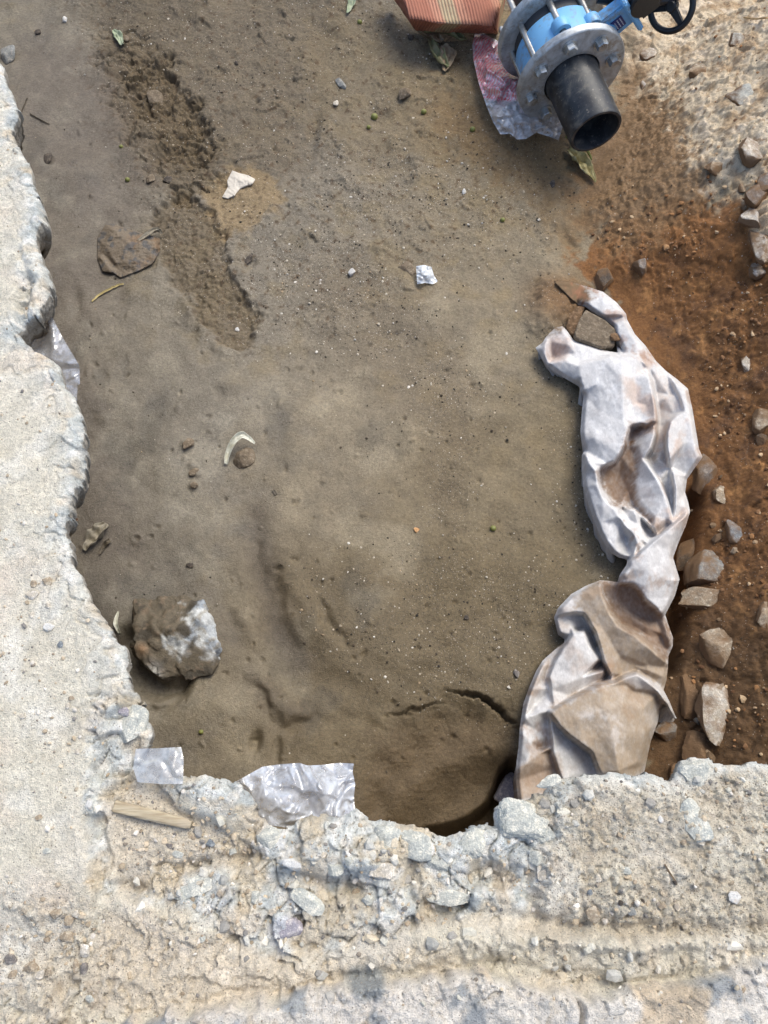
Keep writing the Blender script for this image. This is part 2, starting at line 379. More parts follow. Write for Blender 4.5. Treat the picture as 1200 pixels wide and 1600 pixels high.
# slumped ground below the crack, going into the dark under the rim
ck1 = [(598, 1118), (622, 1116), (640, 1110), (662, 1105), (682, 1098), (700, 1098)]
ck2 = [(693, 1078), (708, 1080), (722, 1083), (738, 1086), (752, 1090), (768, 1098), (782, 1110), (797, 1122), (808, 1130)]
jit = lambda L, s: [(x+random.Random(x*7+s).uniform(-2, 2), y+random.Random(y*3+s).uniform(-2.5, 2.5)) for x, y in L]
Z1 += -.030*AR([(705, 1100), (800, 1128), (830, 1180), (800, 1330), (600, 1330), (590, 1230), (650, 1150)], 34, NZ*.3)
Z1 += -.05*AR([(640, 1270), (790, 1190), (840, 1330), (620, 1360)], 34)-.12*AR([(650, 1310), (720, 1292), (775, 1255), (805, 1190), (860, 1260), (840, 1360), (600, 1380)], 14)
Z1 += (.0015*cf+.001*fac)*AR([(600, 1140), (830, 1120), (840, 1330), (600, 1330)], 30)
CX_ = PX+3.5*vn(X, Y, 55, 320)+2*vn(X, Y, 140, 321); CY_ = PY+3.5*vn(X, Y, 55, 322)+2*vn(X, Y, 140, 323)
Z1 += -.034*tstroke(CX_, CY_, ck2, 3.0, 3)-.018*tstroke(CX_, CY_, ck1, 2.2, 3)
Z1 += -.010*tstroke(CX_, CY_, [(745, 1086), (775, 1104), (800, 1128), (815, 1140)], 5, 3)
Z1 += -.009*K([(585, 1190), (590, 1240), (600, 1290)], 18)
# hollow under the boulder
Z1 += -.040*AR([(190, 985), (215, 1000), (235, 1040), (270, 1062), (300, 1052), (285, 1085), (240, 1090), (200, 1075), (150, 1040)], 13)
Z1 += .010*K([(245, 1100), (275, 1085), (300, 1060), (330, 1040)], 8)
# mud heaped round the cloth's buried corner; gutter right of the cloth
Z1 += .030*AR([(842, 448), (862, 438), (915, 452), (905, 480), (885, 505), (850, 520), (834, 500)], 22, NZ*.5)+.008*K([(842, 470), (860, 455), (885, 452)], 5)
Z1 += -.09*K([(1085, 780), (1072, 850), (1066, 930), (1056, 1000), (1046, 1040)], 14)
# pale crumbly shoulder upper right
Z1 += .030*AR([(1180, 330), (1240, 270), (1400, 280), (1400, 520), (1220, 460), (1172, 400)], 12, NZ)*(1+.5*fac)
Z1 += .010*AR([(1020, 60), (1300, 60), (1300, 260), (1120, 290), (1040, 200)], 40, NZ*1.5)*(1+.6*fac)
pf, pfd, _ = facets(X, Y, 13, 390, 1.2); pmask = AR([(960, -80), (1600, -80), (1600, 350), (1180, 330), (1100, 330), (985, 200), (950, 60)], 30, NZ*2)
Z1 += pmask*(.009*pf+.022*fbm(X, Y, 7, 5, 391, gain=.55)-.003*np.exp(-pfd/.05)*sst(w2, -.2, .3)+.003*w3)
Z1 += slope*(1-pmask)*(.006*cf-.003*np.exp(-cfd/.05))
Z1 += .05*B(870, 60, 120, 50, 0, 3)
Z += Z1*inv
# colour ------------------------------------------------------------
base = np.zeros(X.shape+(3,)); base[:] = srgb((124, 117, 104))
n5 = vn(X, Y, 4, 60); n12 = fbm(X, Y, 12, 4, 61); n50 = fbm(X, Y, 50, 3, 62)
base = mixc(base, (112, 107, 98), .7*sst(n12, -.1, .5)*smoothm)                 # cool grey silt
base = mixc(base, (122, 112, 92), .8*sst(n12+.3*n5, -.05, .4)*(1-smoothm))       # browner sand
base = mixc(base, (140, 133, 118), .6*sst(vn(X, Y, 9, 70), .0, .5)*(1-roughm))
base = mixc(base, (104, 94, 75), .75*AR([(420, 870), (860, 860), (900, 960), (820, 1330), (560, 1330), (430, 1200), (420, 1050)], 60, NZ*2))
base = mixc(base, (108, 98, 78), .55*AR([(640, 700), (900, 600), (940, 860), (880, 960), (560, 900)], 60, NZ*2))
base = mixc(base, (98, 87, 70), .70*AR([(150, -80), (560, -80), (520, 120), (480, 260), (350, 300), (200, 250)], 50, NZ*2))
base = mixc(base, (112, 100, 78), .6*AR([(470, 60), (600, 20), (860, 160), (900, 330), (700, 250), (560, 260), (500, 200)], 30, NZ*2))
base = mixc(base, (118, 98, 70), .6*AR([(680, 150), (860, 200), (930, 300), (900, 430), (820, 300), (700, 230)], 30, NZ*2))
base = mixc(base, (98, 88, 80), .45*AR([(20, 90), (170, 100), (240, 300), (160, 560), (230, 900), (150, 1000), (60, 500)], 40, NZ*2))
base = mixc(base, (148, 142, 128), .55*sst(fbm(X*.8+Y*.5, Y*.9-X*.5, 6, 4, 372), .05, .4)*smoothm)
base = mixc(base, (94, 90, 82), .5*sst(fbm(X, Y*.7, 8, 4, 373), .12, .4)*smoothm)
base = mixc(base, (96, 86, 72), .35*AR([(470, 420), (600, 430), (740, 600), (730, 780), (690, 820), (660, 700), (540, 560)], 26, NZ*2.5))
base = mixc(base, (84, 78, 74), .55*K([(400, 800), (415, 900), (440, 990), (470, 1030)], 26)+.45*K([(390, 1050), (430, 1100), (470, 1115)], 22)+.3*K([(270, 890), (330, 930), (360, 1000)], 24))  # shadows in the mud-wave valleys, painted in as dark grey strokes
base = mixc(base, (100, 86, 64), .75*f1*(.8+.4*fr)+.4*f2+.5*churn*(.8+.6*fr))
base = mixc(base, (138, 119, 88), .75*AR([(318, 300), (360, 262), (425, 275), (445, 315), (400, 350), (345, 372), (330, 335)], 10, NZ))
base = mixc(base, (84, 68, 50), .8*sst(n50, .15, .5)*roughm)
# slumped mud painted darker for the shade towards the rim
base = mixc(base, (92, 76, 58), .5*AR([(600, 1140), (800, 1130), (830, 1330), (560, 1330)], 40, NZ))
# orange subsoil of the right bank
org = AR([(905, 395), (1000, 330), (1170, 310), (1600, 420), (1600, 1400), (1040, 1320), (1030, 1000), (1040, 800), (1040, 620), (980, 520), (930, 455)], 9, FN*1.6+NZ*1.2)
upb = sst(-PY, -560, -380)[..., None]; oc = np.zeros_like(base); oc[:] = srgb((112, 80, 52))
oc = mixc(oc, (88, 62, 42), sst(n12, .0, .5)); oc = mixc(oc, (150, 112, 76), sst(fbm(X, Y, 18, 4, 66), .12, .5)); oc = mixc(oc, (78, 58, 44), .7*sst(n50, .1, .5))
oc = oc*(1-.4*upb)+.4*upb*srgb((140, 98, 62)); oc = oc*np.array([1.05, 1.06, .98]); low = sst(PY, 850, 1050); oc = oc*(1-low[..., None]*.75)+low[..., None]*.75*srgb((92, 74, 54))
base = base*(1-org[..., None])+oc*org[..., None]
# transition: brown-grey crumble, then pale lime-dusted soil
base = mixc(base, (122, 98, 72), .85*AR([(900, 250), (960, 150), (1000, -60), (1080, 40), (1120, 290), (1060, 345), (960, 400), (900, 330)], 26, NZ*2))
pal = AR([(985, -80), (1600, -80), (1600, 350), (1180, 300), (1130, 300), (1085, 250), (1060, 180), (1010, 130), (970, 60)], 26, NZ*2.4)
pc = np.zeros_like(base); pc[:] = srgb((190, 181, 167)); pc = mixc(pc, (164, 148, 128), sst(n12, -.05, .3)); pc = mixc(pc, (142, 122, 100), .6*sst(fbm(X, Y, 7, 4, 69), .08, .35)); pc = mixc(pc, (206, 198, 188), .8*sst(fbm(X, Y, 16, 4, 68), .1, .4)); pc = mixc(pc, (120, 96, 72), .8*sst(n50, .22, .5))
base = base*(1-pal[..., None])+pc*pal[..., None]
base = mixc(base, (205, 186, 162), .9*AR([(1175, 335), (1240, 280), (1400, 280), (1400, 500), (1200, 430)], 8, NZ))
base = mixc(base, (112, 84, 54), .8*B(880, 475, 60, 45, 20, 3))
base *= (1+.10*n12+.08*n50+.10*vn(X, Y, 130, 71))[..., None]
grit = .03+.45*roughm+.15*slope+.9*(K([(480, 430), (600, 520), (700, 600)], 50)+.8*K([(690, 640), (705, 740), (690, 810)], 34)+.7*K([(560, 270), (680, 290), (800, 330)], 50)+.6*K([(560, 300), (530, 400), (400, 430)], 60)
   +.7*K([(860, 480), (900, 700), (950, 880)], 30)+.7*AR([(640, 850), (900, 900), (820, 1080), (600, 1060), (440, 900)], 60, NZ*2))
grit = np.clip(grit*(.75+.9*vn(X, Y, 15, 72)), 0, 1.3)*(1-.65*smoothm)
wet = np.clip(.30+.45*smoothm-.4*roughm+.5*n12-.8*pal-.3*org+.3*K([(230, 1040), (260, 1080)], 40), 0, 1)
ny, nx = X.shape
def grid_faces(ny, nx, keep=None):
    i = np.arange(ny-1)[:, None]*nx+np.arange(nx-1)[None, :]
    F = np.stack([i, i+1, i+nx+1, i+nx], -1).reshape(-1, 4)
    return F if keep is None else F[keep.ravel()]
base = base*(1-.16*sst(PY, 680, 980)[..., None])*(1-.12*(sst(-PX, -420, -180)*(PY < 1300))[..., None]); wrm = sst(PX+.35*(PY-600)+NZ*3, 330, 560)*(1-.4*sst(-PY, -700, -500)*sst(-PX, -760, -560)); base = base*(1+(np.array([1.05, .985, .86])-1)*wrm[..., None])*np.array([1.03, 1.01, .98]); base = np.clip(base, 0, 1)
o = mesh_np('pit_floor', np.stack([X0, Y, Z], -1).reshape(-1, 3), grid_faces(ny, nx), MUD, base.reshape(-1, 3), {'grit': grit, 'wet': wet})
tag(o, kind='structure')
ux = np.arange(-1.29, 1.41, .004); uy = np.arange(-.09, 2.61, .004)
def resample(G):
    ix = np.clip(np.searchsorted(fx_, ux), 0, nx-1); iy = np.clip(np.searchsorted(fy_, uy), 0, ny-1)
    return G[np.ix_(iy, ix)]
FZ = resample(Z)
def floor_z(x, y): return bil(ux, uy, FZ, np.asarray(x, float), np.asarray(y, float))
def hit(px, py, fz, z0=.9):
    d = ray(px, py); lo = None; t = (z0-CAM_H)/d[2]; dt = .004
    while t < 6:
        p = d*t; z = p[2]+CAM_H
        if z <= float(fz(p[0], p[1])): return Vector((p[0], p[1], float(fz(p[0], p[1]))))
        t += dt
    return P(px, py, 0)
def fhit(px, py): return hit(px, py, floor_z, .5)
print('floor done')
# ------------------------------------------------------------------ UPPER GROUND (concrete slab edge, broken rubble ledge)
sx = axis(-.98, .80, .0019, 45.); sy = axis(-.34, 1.72, .0019, 45.)
XX, YY = np.meshgrid(sx, sy)
sdn = bil(gx, gy, SDG, XX, YY)
farm = (XX < -2.19) | (YY < -1.39) | (XX > 2.19) | (YY > 3.59)
far_in = inside(XX[farm], YY[farm], rim_poly); sdn[farm] = np.where(far_in, -1., 1.)
near = np.abs(sdn) < .06
jag = np.zeros(XX.shape); xn, yn = XX[near], YY[near]
fj, _, _ = facets(xn, yn, 34, 301, .6)
fk, _, _ = facets(xn, yn, 85, 302, .9)
jag[near] = .0030*vn(xn, yn, 28, 100)+.0015*vn(xn, yn, 75, 101)+.0050*fj+.0030*fk
sdn = sdn+jag
keepv = sdn < 0
kf = keepv[:-1, :-1] & keepv[1:, :-1] & keepv[:-1, 1:] & keepv[1:, 1:]
F = grid_faces(*XX.shape, kf)
used = np.unique(F); remap = -np.ones(XX.size, np.int64); remap[used] = np.arange(len(used)); F = remap[F]
x = XX.ravel()[used].copy(); y = YY.ravel()[used].copy(); e = -sdn.ravel()[used]
px, py = proj(x, y, RIMZ)
wpx = px+16*vn(x, y, 9, 350)+8*vn(x, y, 30, 351)+4*vn(x, y, 80, 352); wpy = py+14*vn(x, y, 9, 353)+8*vn(x, y, 30, 354)+4*vn(x, y, 80, 355)
v7 = vn(x, y, 7, 110); v20 = vn(x, y, 20, 111); v60 = fbm(x, y, 60, 3, 112); nzp = 12*v20+6*vn(x, y, 60, 113)
A2 = lambda poly, soft, n=1.: area(px, py, poly, soft, nzp*n)
K2 = lambda pts, wd, p=2.: stroke(px, py, pts, wd, p)
B2 = lambda *a: blob(px, py, *a)
f0h, f0d, f0r = facets(x, y, 17, 200, 1.1)
f1h, f1d, f1r = facets(x, y, 45, 210, 1.2); f2h, f2d, f2r = facets(x, y, 120, 220, 1.2)
slab = A2([(-400, -400), (30, 60), (60, 300), (80, 560), (128, 690), (100, 830), (180, 1000), (205, 1080), (165, 1130), (148, 1200), (140, 1300), (150, 1375), (120, 1460), (-20, 1500), (-400, 1500)], 5, .5)
rock = np.clip(A2([(225, 1200), (300, 1195), (400, 1250), (560, 1255), (780, 1250), (880, 1205), (900, 1260), (850, 1330), (840, 1400), (760, 1430), (600, 1460), (500, 1500), (400, 1500), (300, 1420), (200, 1400), (170, 1385), (230, 1340), (320, 1325), (370, 1260), (250, 1250)], 16)
   +A2([(145, 1090), (235, 1090), (240, 1180), (205, 1230), (160, 1300), (170, 1400), (140, 1380), (135, 1200)], 8), 0, 1)
lowe = A2([(175, 1205), (260, 1250), (330, 1290), (390, 1330), (300, 1370), (190, 1400), (165, 1340)], 12)      # dirt pocket
bed = A2([(170, 1420), (300, 1430), (430, 1500), (640, 1480), (840, 1440), (1300, 1450), (1300, 1520), (900, 1560), (500, 1560), (100, 1620), (-50, 1620)], 20)
lump = A2([(60, 1640), (200, 1597), (380, 1572), (480, 1552), (640, 1535), (760, 1522), (840, 1545), (900, 1560), (960, 1545), (1080, 1540), (1130, 1518), (1260, 1512), (1300, 1800), (0, 1800)], 4, .7)
dirt_r = A2([(850, 1230), (1000, 1225), (1300, 1215), (1300, 1445), (1000, 1450), (860, 1430), (850, 1330)], 14)
z = np.full(x.shape, RIMZ-.012)
z += .016*slab*(1-sst(py, 1370, 1480))
z += .005*v7+.0016*v20+.0006*v60
z += rock*(.013*f0h+.0070*f1h+.0028*f2h+.0015*v60-.006)
z += -rock*sst(v20, -.3, .4)*(.008*np.exp(-f0d/.05)+.004*np.exp(-f1d/.06))
z += -.012*lowe+.0012*f2h*lowe
z += .018*B2(330, 1240, 70, 34, 12, 3)+.016*B2(560, 1330, 120, 44, 0, 3)+.010*B2(950, 1260, 120, 40, 0, 3)
z += -.026*B2(770, 1372, 46, 24, 0, 4)-.022*B2(560, 1380, 52, 18, -20, 3)-.020*B2(205, 1395, 34, 14, 20, 3)-.014*K2([(270, 1365), (330, 1345), (400, 1340)], 10)
T2 = lambda pts, wd, p=2.: tstroke(wpx, wpy, pts, wd, p)
z += -.020*T2([(620, 1462), (700, 1435), (860, 1455), (960, 1452), (1080, 1452), (1230, 1446)], 22)+.014*T2([(680, 1480), (860, 1480), (1000, 1478), (1120, 1464), (1230, 1466)], 13)
z += -.016*T2([(300, 1575), (400, 1556), (600, 1530), (760, 1510), (860, 1535), (950, 1548), (1060, 1540), (1120, 1518), (1230, 1506)], 13)
lump = A2([(60, 1640), (200, 1597), (380, 1572), (480, 1552), (640, 1535), (760, 1522), (840, 1545), (900, 1560), (960, 1545), (1080, 1540), (1130, 1518), (1260, 1512), (1300, 1800), (0, 1800)], 5, 1.3)
z += .030*lump*(1+.25*v7)+lump*(.0030*f1h+.0015*f2h)
z += (1-rock)*(1-slab)*(.006*fbm(x, y, 18, 4, 360)+.0030*f1h*sst(v20, -.3, .3))
z += slab*(.0014*fbm(x, y, 26, 4, 361)+.0010*f2h*sst(v7, .1, .5))
z += .0012*f2h*(1-rock)*(1-lump)*(.3+.9*dirt_r)+.003*f1h*bed*.5
z += bed*(.004*f0h+.0035*f1h+.002*f2h)+dirt_r*(.0020*f2h+.0014*v60)
z += .012*B2(1085, 1290, 30, 34, 60, 4)
z += -.006*K2([(30, 395), (42, 440), (26, 500), (36, 525)], 6)-.012*A2([(26, 440), (48, 430), (45, 495), (34, 520), (24, 500)], 6, .4)*(1-.6*f2h)
z += -.012*K2([(420, 1395), (445, 1370), (560, 1395)], 9)-.014*K2([(650, 1330), (640, 1400), (700, 1430)], 9)-.012*K2([(840, 1340), (830, 1400), (850, 1440)], 8)
z += -.018*K2([(890, 1550), (905, 1575), (900, 1620)], 4)
z += -.010*B2(485, 1482, 9, 5, 0, 3)-.012*B2(20, 1590, 8, 8, 0, 3)
# gravel-size crumbs modelled into the loose ground
cr = np.clip(A2([(-20, 1410), (60, 1400), (150, 1420), (170, 1500), (130, 1600), (-50, 1640)], 25)+.9*dirt_r+.35*lowe+.25*bed, 0, 1)
z += cr*np.where((f2r > .72), .0035*sst(f2d, .05, .45), 0)+cr*np.where(f1r > .86, .006*sst(f1d, .03, .35), 0)
# rounded, chamfered broken edge
cw = .020+.012*v7+.008*f0h*rock
ef, efd, _ = facets(x, y, 26, 395, 1.3)
z += slab*np.exp(-e/.05)*(.006*ef+.0035*f1h-.004*np.exp(-efd/.06))
z -= (.16+.2*rock)*np.maximum(0, cw-e)+.007*np.exp(-e/.004)
z += -(.0012+.0030*rock)*np.exp(-e/.03)*f1h-(.0012+.001*rock)*np.exp(-e/.04)*f2h
far_ = (np.abs(x) > 2.1) | (y > 3.5) | (y < -1.3)
z[far_] = RIMZ
# colour
c = np.zeros((len(x), 3)); c[:] = srgb((207, 202, 186))
m5 = fbm(x, y, 5, 4, 130); m15 = fbm(x, y, 16, 4, 131); m45 = fbm(x, y, 48, 4, 132)
c = mixc(c, (214, 208, 196), .6*sst(m5, -.1, .3)); c = mixc(c, (196, 189, 170), .6*sst(m15, .0, .4)); c = mixc(c, (226, 224, 214), .6*sst(fbm(x, y, 11, 4, 134), .1, .4))
edge = np.exp(-e/.016)+.6*np.exp(-e/.05)*sst(m15, -.2, .25)
conc = np.zeros_like(c); conc[:] = srgb((204, 209, 207)); conc = mixc(conc, (166, 176, 180), .8*sst(m15, -.05, .35)); conc = mixc(conc, (226, 226, 222), .9*sst(m45, .0, .35)); conc = mixc(conc, (200, 184, 158), .7*sst(fbm(x, y, 20, 3, 135), .05, .4)); conc = mixc(conc, (142, 150, 154), .6*sst(fbm(x, y, 30, 4, 136), .22, .45))
em = np.clip(edge, 0, 1)*.85; em = np.clip(np.maximum(em, .88*rock), 0, 1)
ch = K2([(20, 200), (45, 260), (50, 330), (40, 400), (35, 440)], 12)+K2([(100, 640), (112, 700), (95, 800)], 12)+K2([(150, 1100), (140, 1200), (145, 1300), (170, 1380), (230, 1410)], 9)
em = np.clip(np.maximum(em, .8*ch*sst(m45, -.3, .2)), 0, 1)
c = c*(1-em[:, None])+conc*em[:, None]
sand = np.clip(A2([(175, 1425), (330, 1470), (480, 1530), (420, 1560), (200, 1590), (130, 1560), (150, 1450)], 14)+.9*A2([(350, 1415), (410, 1425), (400, 1460), (340, 1450)], 10)+.7*bed*sst(m15, -.2, .2)+.8*lowe, 0, 1)
c = mixc(c, (204, 193, 174), .8*sand)
c = mixc(c, (226, 217, 202), .6*K2([(170, 1400), (260, 1470), (400, 1560)], 12)*sst(m45, -.3, .2))
c = mixc(c, (192, 183, 164), .75*dirt_r*sst(m15, -.3, .3))
c = mixc(c, (150, 136, 118), .45*cr*sst(m45, .0, .35))
c = mixc(c, (192, 182, 163), .5*K2([(560, 1462), (700, 1440), (860, 1456), (960, 1452), (1080, 1452), (1230, 1446)], 15))
c = mixc(c, (212, 208, 202), .7*lump); c = mixc(c, (128, 138, 146), .75*lump*sst(fbm(x, y, 14, 5, 138), .05, .25)); c = mixc(c, (206, 186, 156), .7*lump*sst(fbm(x, y, 9, 4, 139), .1, .3))
c = mixc(c, (132, 140, 144), .8*A2([(590, 1510), (600, 1540), (570, 1560), (540, 1530)], 8))
c = mixc(c, (178, 182, 192), .8*B2(452, 1450, 30, 20, 0, 4))
c = mixc(c, (140, 132, 118), .25*rock*np.exp(-f0d/.045)*sst(v20, -.3, .4))
c = mixc(c, (202, 190, 166), .75*rock*sst(fbm(x, y, 13, 4, 142), .0, .25))
c = mixc(c, (206, 190, 172), .35*sst(fbm(x, y, 7, 3, 140), .15, .4)*slab)
c *= (1+.07*m15+.10*m45+.06*vn(x, y, 190, 141)+.12*(f2r-.5)*np.clip(rock+cr, 0, 1)+.10*(f1r-.5)*rock)[:, None]
grit2 = np.clip(.10+.35*dirt_r+.5*cr+.2*lowe, 0, .8)
c *= np.array([1.13, 1.10, 1.07])
# skirt: outward normal = gradient of the distance field
def grad(x, y):
    h = .008; a = sd_rim(x+h, y)-sd_rim(x-h, y); b = sd_rim(x, y+h)-sd_rim(x, y-h); l = np.hypot(a, b)+1e-9
    return a/l, b/l
E = np.concatenate([F[:, [0, 1]], F[:, [1, 2]], F[:, [2, 3]], F[:, [3, 0]]])
Es = np.sort(E, 1); key = Es[:, 0]*len(x)+Es[:, 1]; uq, idx, cnt = np.unique(key, return_index=True, return_counts=True)
Eb = E[idx[cnt == 1]]; mid_far = (np.abs(x[Eb[:, 0]]) > 2.1) | (y[Eb[:, 0]] > 3.5) | (y[Eb[:, 0]] < -1.3); Eb = Eb[~mid_far]
bv = np.unique(Eb); bi = -np.ones(len(x), np.int64); bi[bv] = np.arange(len(bv))
g1, g2 = grad(x[bv], y[bv])
# snap ragged cells to the outline
mv = np.minimum(e[bv], .003); x[bv] += g1*mv; y[bv] += g2*mv; z[bv] -= .002
V = [np.stack([x, y, z], 1)]; CC = [c]; GG = [grit2]; Fs = [F]; prev = bv; off0 = len(x)
bx, by, bz = x[bv], y[bv], z[bv]
und = 0
su = bx*.8-by*1.1
prof_d = np.concatenate([np.linspace(.004, .10, 22), [.115, .13, .14]]); prof_i = np.concatenate([.045*(np.linspace(0, 1, 22)**1.6), [.11, .22, .42]])
for k, (inn, dn) in enumerate(zip(prof_i, prof_d)):
    sv = np.full(len(bx), dn)+.01*vn(su, su*0+3., 20, 149)
    q1, q2, _ = facets(su, sv, 38, 150, 1.3); q3, _, _ = facets(su, sv, 95, 151, 1.3)
    nn = np.maximum(-.0015, (.006*q1+.003*q3-.003*np.exp(-q2/.08)+.003*fbm(su, sv, 30, 3, 152)))*min(1, (k+1)*.15)
    V.append(np.stack([bx-g1*(inn+nn), by-g2*(inn+nn), bz-dn], 1))
    cc = np.zeros((len(bv), 3)); cc[:] = srgb((190, 184, 172)); cc = mixc(cc, (150, 130, 104), np.clip(np.full(len(bv), k*.045)+.3*q1, 0, 1)); CC.append(cc); GG.append(np.zeros(len(bv)))
    cur = off0+np.arange(len(bv)); a = prev if k == 0 else prev
    pa = bv[bi[Eb[:, 0]]] if k == 0 else prev[bi[Eb[:, 0]]]; pb = bv[bi[Eb[:, 1]]] if k == 0 else prev[bi[Eb[:, 1]]]
    Fs.append(np.stack([pb, pa, cur[bi[Eb[:, 0]]], cur[bi[Eb[:, 1]]]], 1)); prev = cur; off0 += len(bv)
V = np.concatenate(V); CC = np.clip(np.concatenate(CC), 0, 1); GG = np.concatenate(GG)
o = mesh_np('ground', V, np.concatenate(Fs), RIMM, CC, {'grit': GG, 'wet': np.zeros(len(V))})
tag(o, kind='structure')
zg = np.full(XX.size, -5.); zg[used] = z; zg = zg.reshape(XX.shape)
ux2 = np.arange(-.97, .79, .0025); uy2 = np.arange(-.33, 1.71, .0025)
ZG = zg[np.ix_(np.clip(np.searchsorted(sy, uy2), 0, len(sy)-1), np.clip(np.searchsorted(sx, ux2), 0, len(sx)-1))]
def rim_z(a, b): return bil(ux2, uy2, ZG, np.asarray(a, float), np.asarray(b, float))
def rhit(px, py):
    p = hit(px, py, rim_z, .75)
    return p if p.z > .3 else P(px, py, RIMZ)
print('ground done', len(V))
#PART2
# ================================================================== OBJECTS
def gauss(G, M, sg):
    r = int(max(1, round(sg*2.5))); k = np.exp(-(np.arange(-r, r+1)/sg)**2/2)
    def cv(A):
        A = np.apply_along_axis(lambda v: np.convolve(v, k, 'same'), 0, A); return np.apply_along_axis(lambda v: np.convolve(v, k, 'same'), 1, A)
    m = cv(M.astype(float)); return np.where(m > 1e-6, cv(np.where(M, G, 0))/np.maximum(m, 1e-6), G)
def cdt_raster(lines, outline, step):
    "lines: lists of (px,py,h); outline closed list of (px,py,h). Returns px grid, py grid, h, inside mask"
    pts = []; hs = []; ed = []
    def addl(L, closed):
        n0 = len(pts)
        for q in L: pts.append(Vector((q[0], -q[1]))); hs.append(q[2])
        n = len(L)
        for i in range(n if closed else n-1): ed.append((n0+i, n0+(i+1) % n))
    addl(outline, True)
    for L in lines: addl(L, False)
    vs, es, fs, ov, oe, of = geometry.delaunay_2d_cdt(pts, ed, [], 0, 1e-5)
    P0 = np.array([(p.x, -p.y) for p in pts]); H0 = np.array(hs)
    V = np.array([(v.x, -v.y) for v in vs]); H = np.zeros(len(V))
    for i, o_ in enumerate(ov):
        if len(o_): H[i] = H0[o_[0]]
        else:
            d = np.hypot(*(P0-V[i]).T); k = np.argsort(d)[:2]; H[i] = (H0[k]/(d[k]+1e-6)).sum()/(1/(d[k]+1e-6)).sum()
    xs = np.arange(V[:, 0].min()-step, V[:, 0].max()+step*2, step); ys = np.arange(V[:, 1].min()-step, V[:, 1].max()+step*2, step)
    gx_, gy_ = np.meshgrid(xs, ys); G = np.zeros(gx_.shape); M = np.zeros(gx_.shape, bool)
    for f in fs:
        a, b, c = V[f[0]], V[f[1]], V[f[2]]; ha, hb, hc = H[f[0]], H[f[1]], H[f[2]]
        i0, i1 = np.searchsorted(xs, (min(a[0], b[0], c[0])-.01, max(a[0], b[0], c[0])+.01)); j0, j1 = np.searchsorted(ys, (min(a[1], b[1], c[1])-.01, max(a[1], b[1], c[1])+.01))
        if i1 <= i0 or j1 <= j0: continue
        qx = gx_[j0:j1, i0:i1]; qy = gy_[j0:j1, i0:i1]
        dd = (b[0]-a[0])*(c[1]-a[1])-(c[0]-a[0])*(b[1]-a[1])
        if abs(dd) < 1e-9: continue
        u = ((qx-a[0])*(c[1]-a[1])-(c[0]-a[0])*(qy-a[1]))/dd; v = ((b[0]-a[0])*(qy-a[1])-(qx-a[0])*(b[1]-a[1]))/dd
        k = (u >= -1e-4) & (v >= -1e-4) & (u+v <= 1.0001)
        h = ha+u*(hb-ha)+v*(hc-ha)
        G[j0:j1, i0:i1] = np.where(k, h, G[j0:j1, i0:i1]); M[j0:j1, i0:i1] |= k
    M &= psd(gx_, gy_, [q[:2] for q in outline]) < step*.3
    return gx_, gy_, G, M
def unproj(px, py, z):
    dx = (px-600)/FPX; dy = (800-py)/FPX; t = (z-CAM_H)/(dy*st_-ct)
    return dx*t, (dy*ct+st_)*t
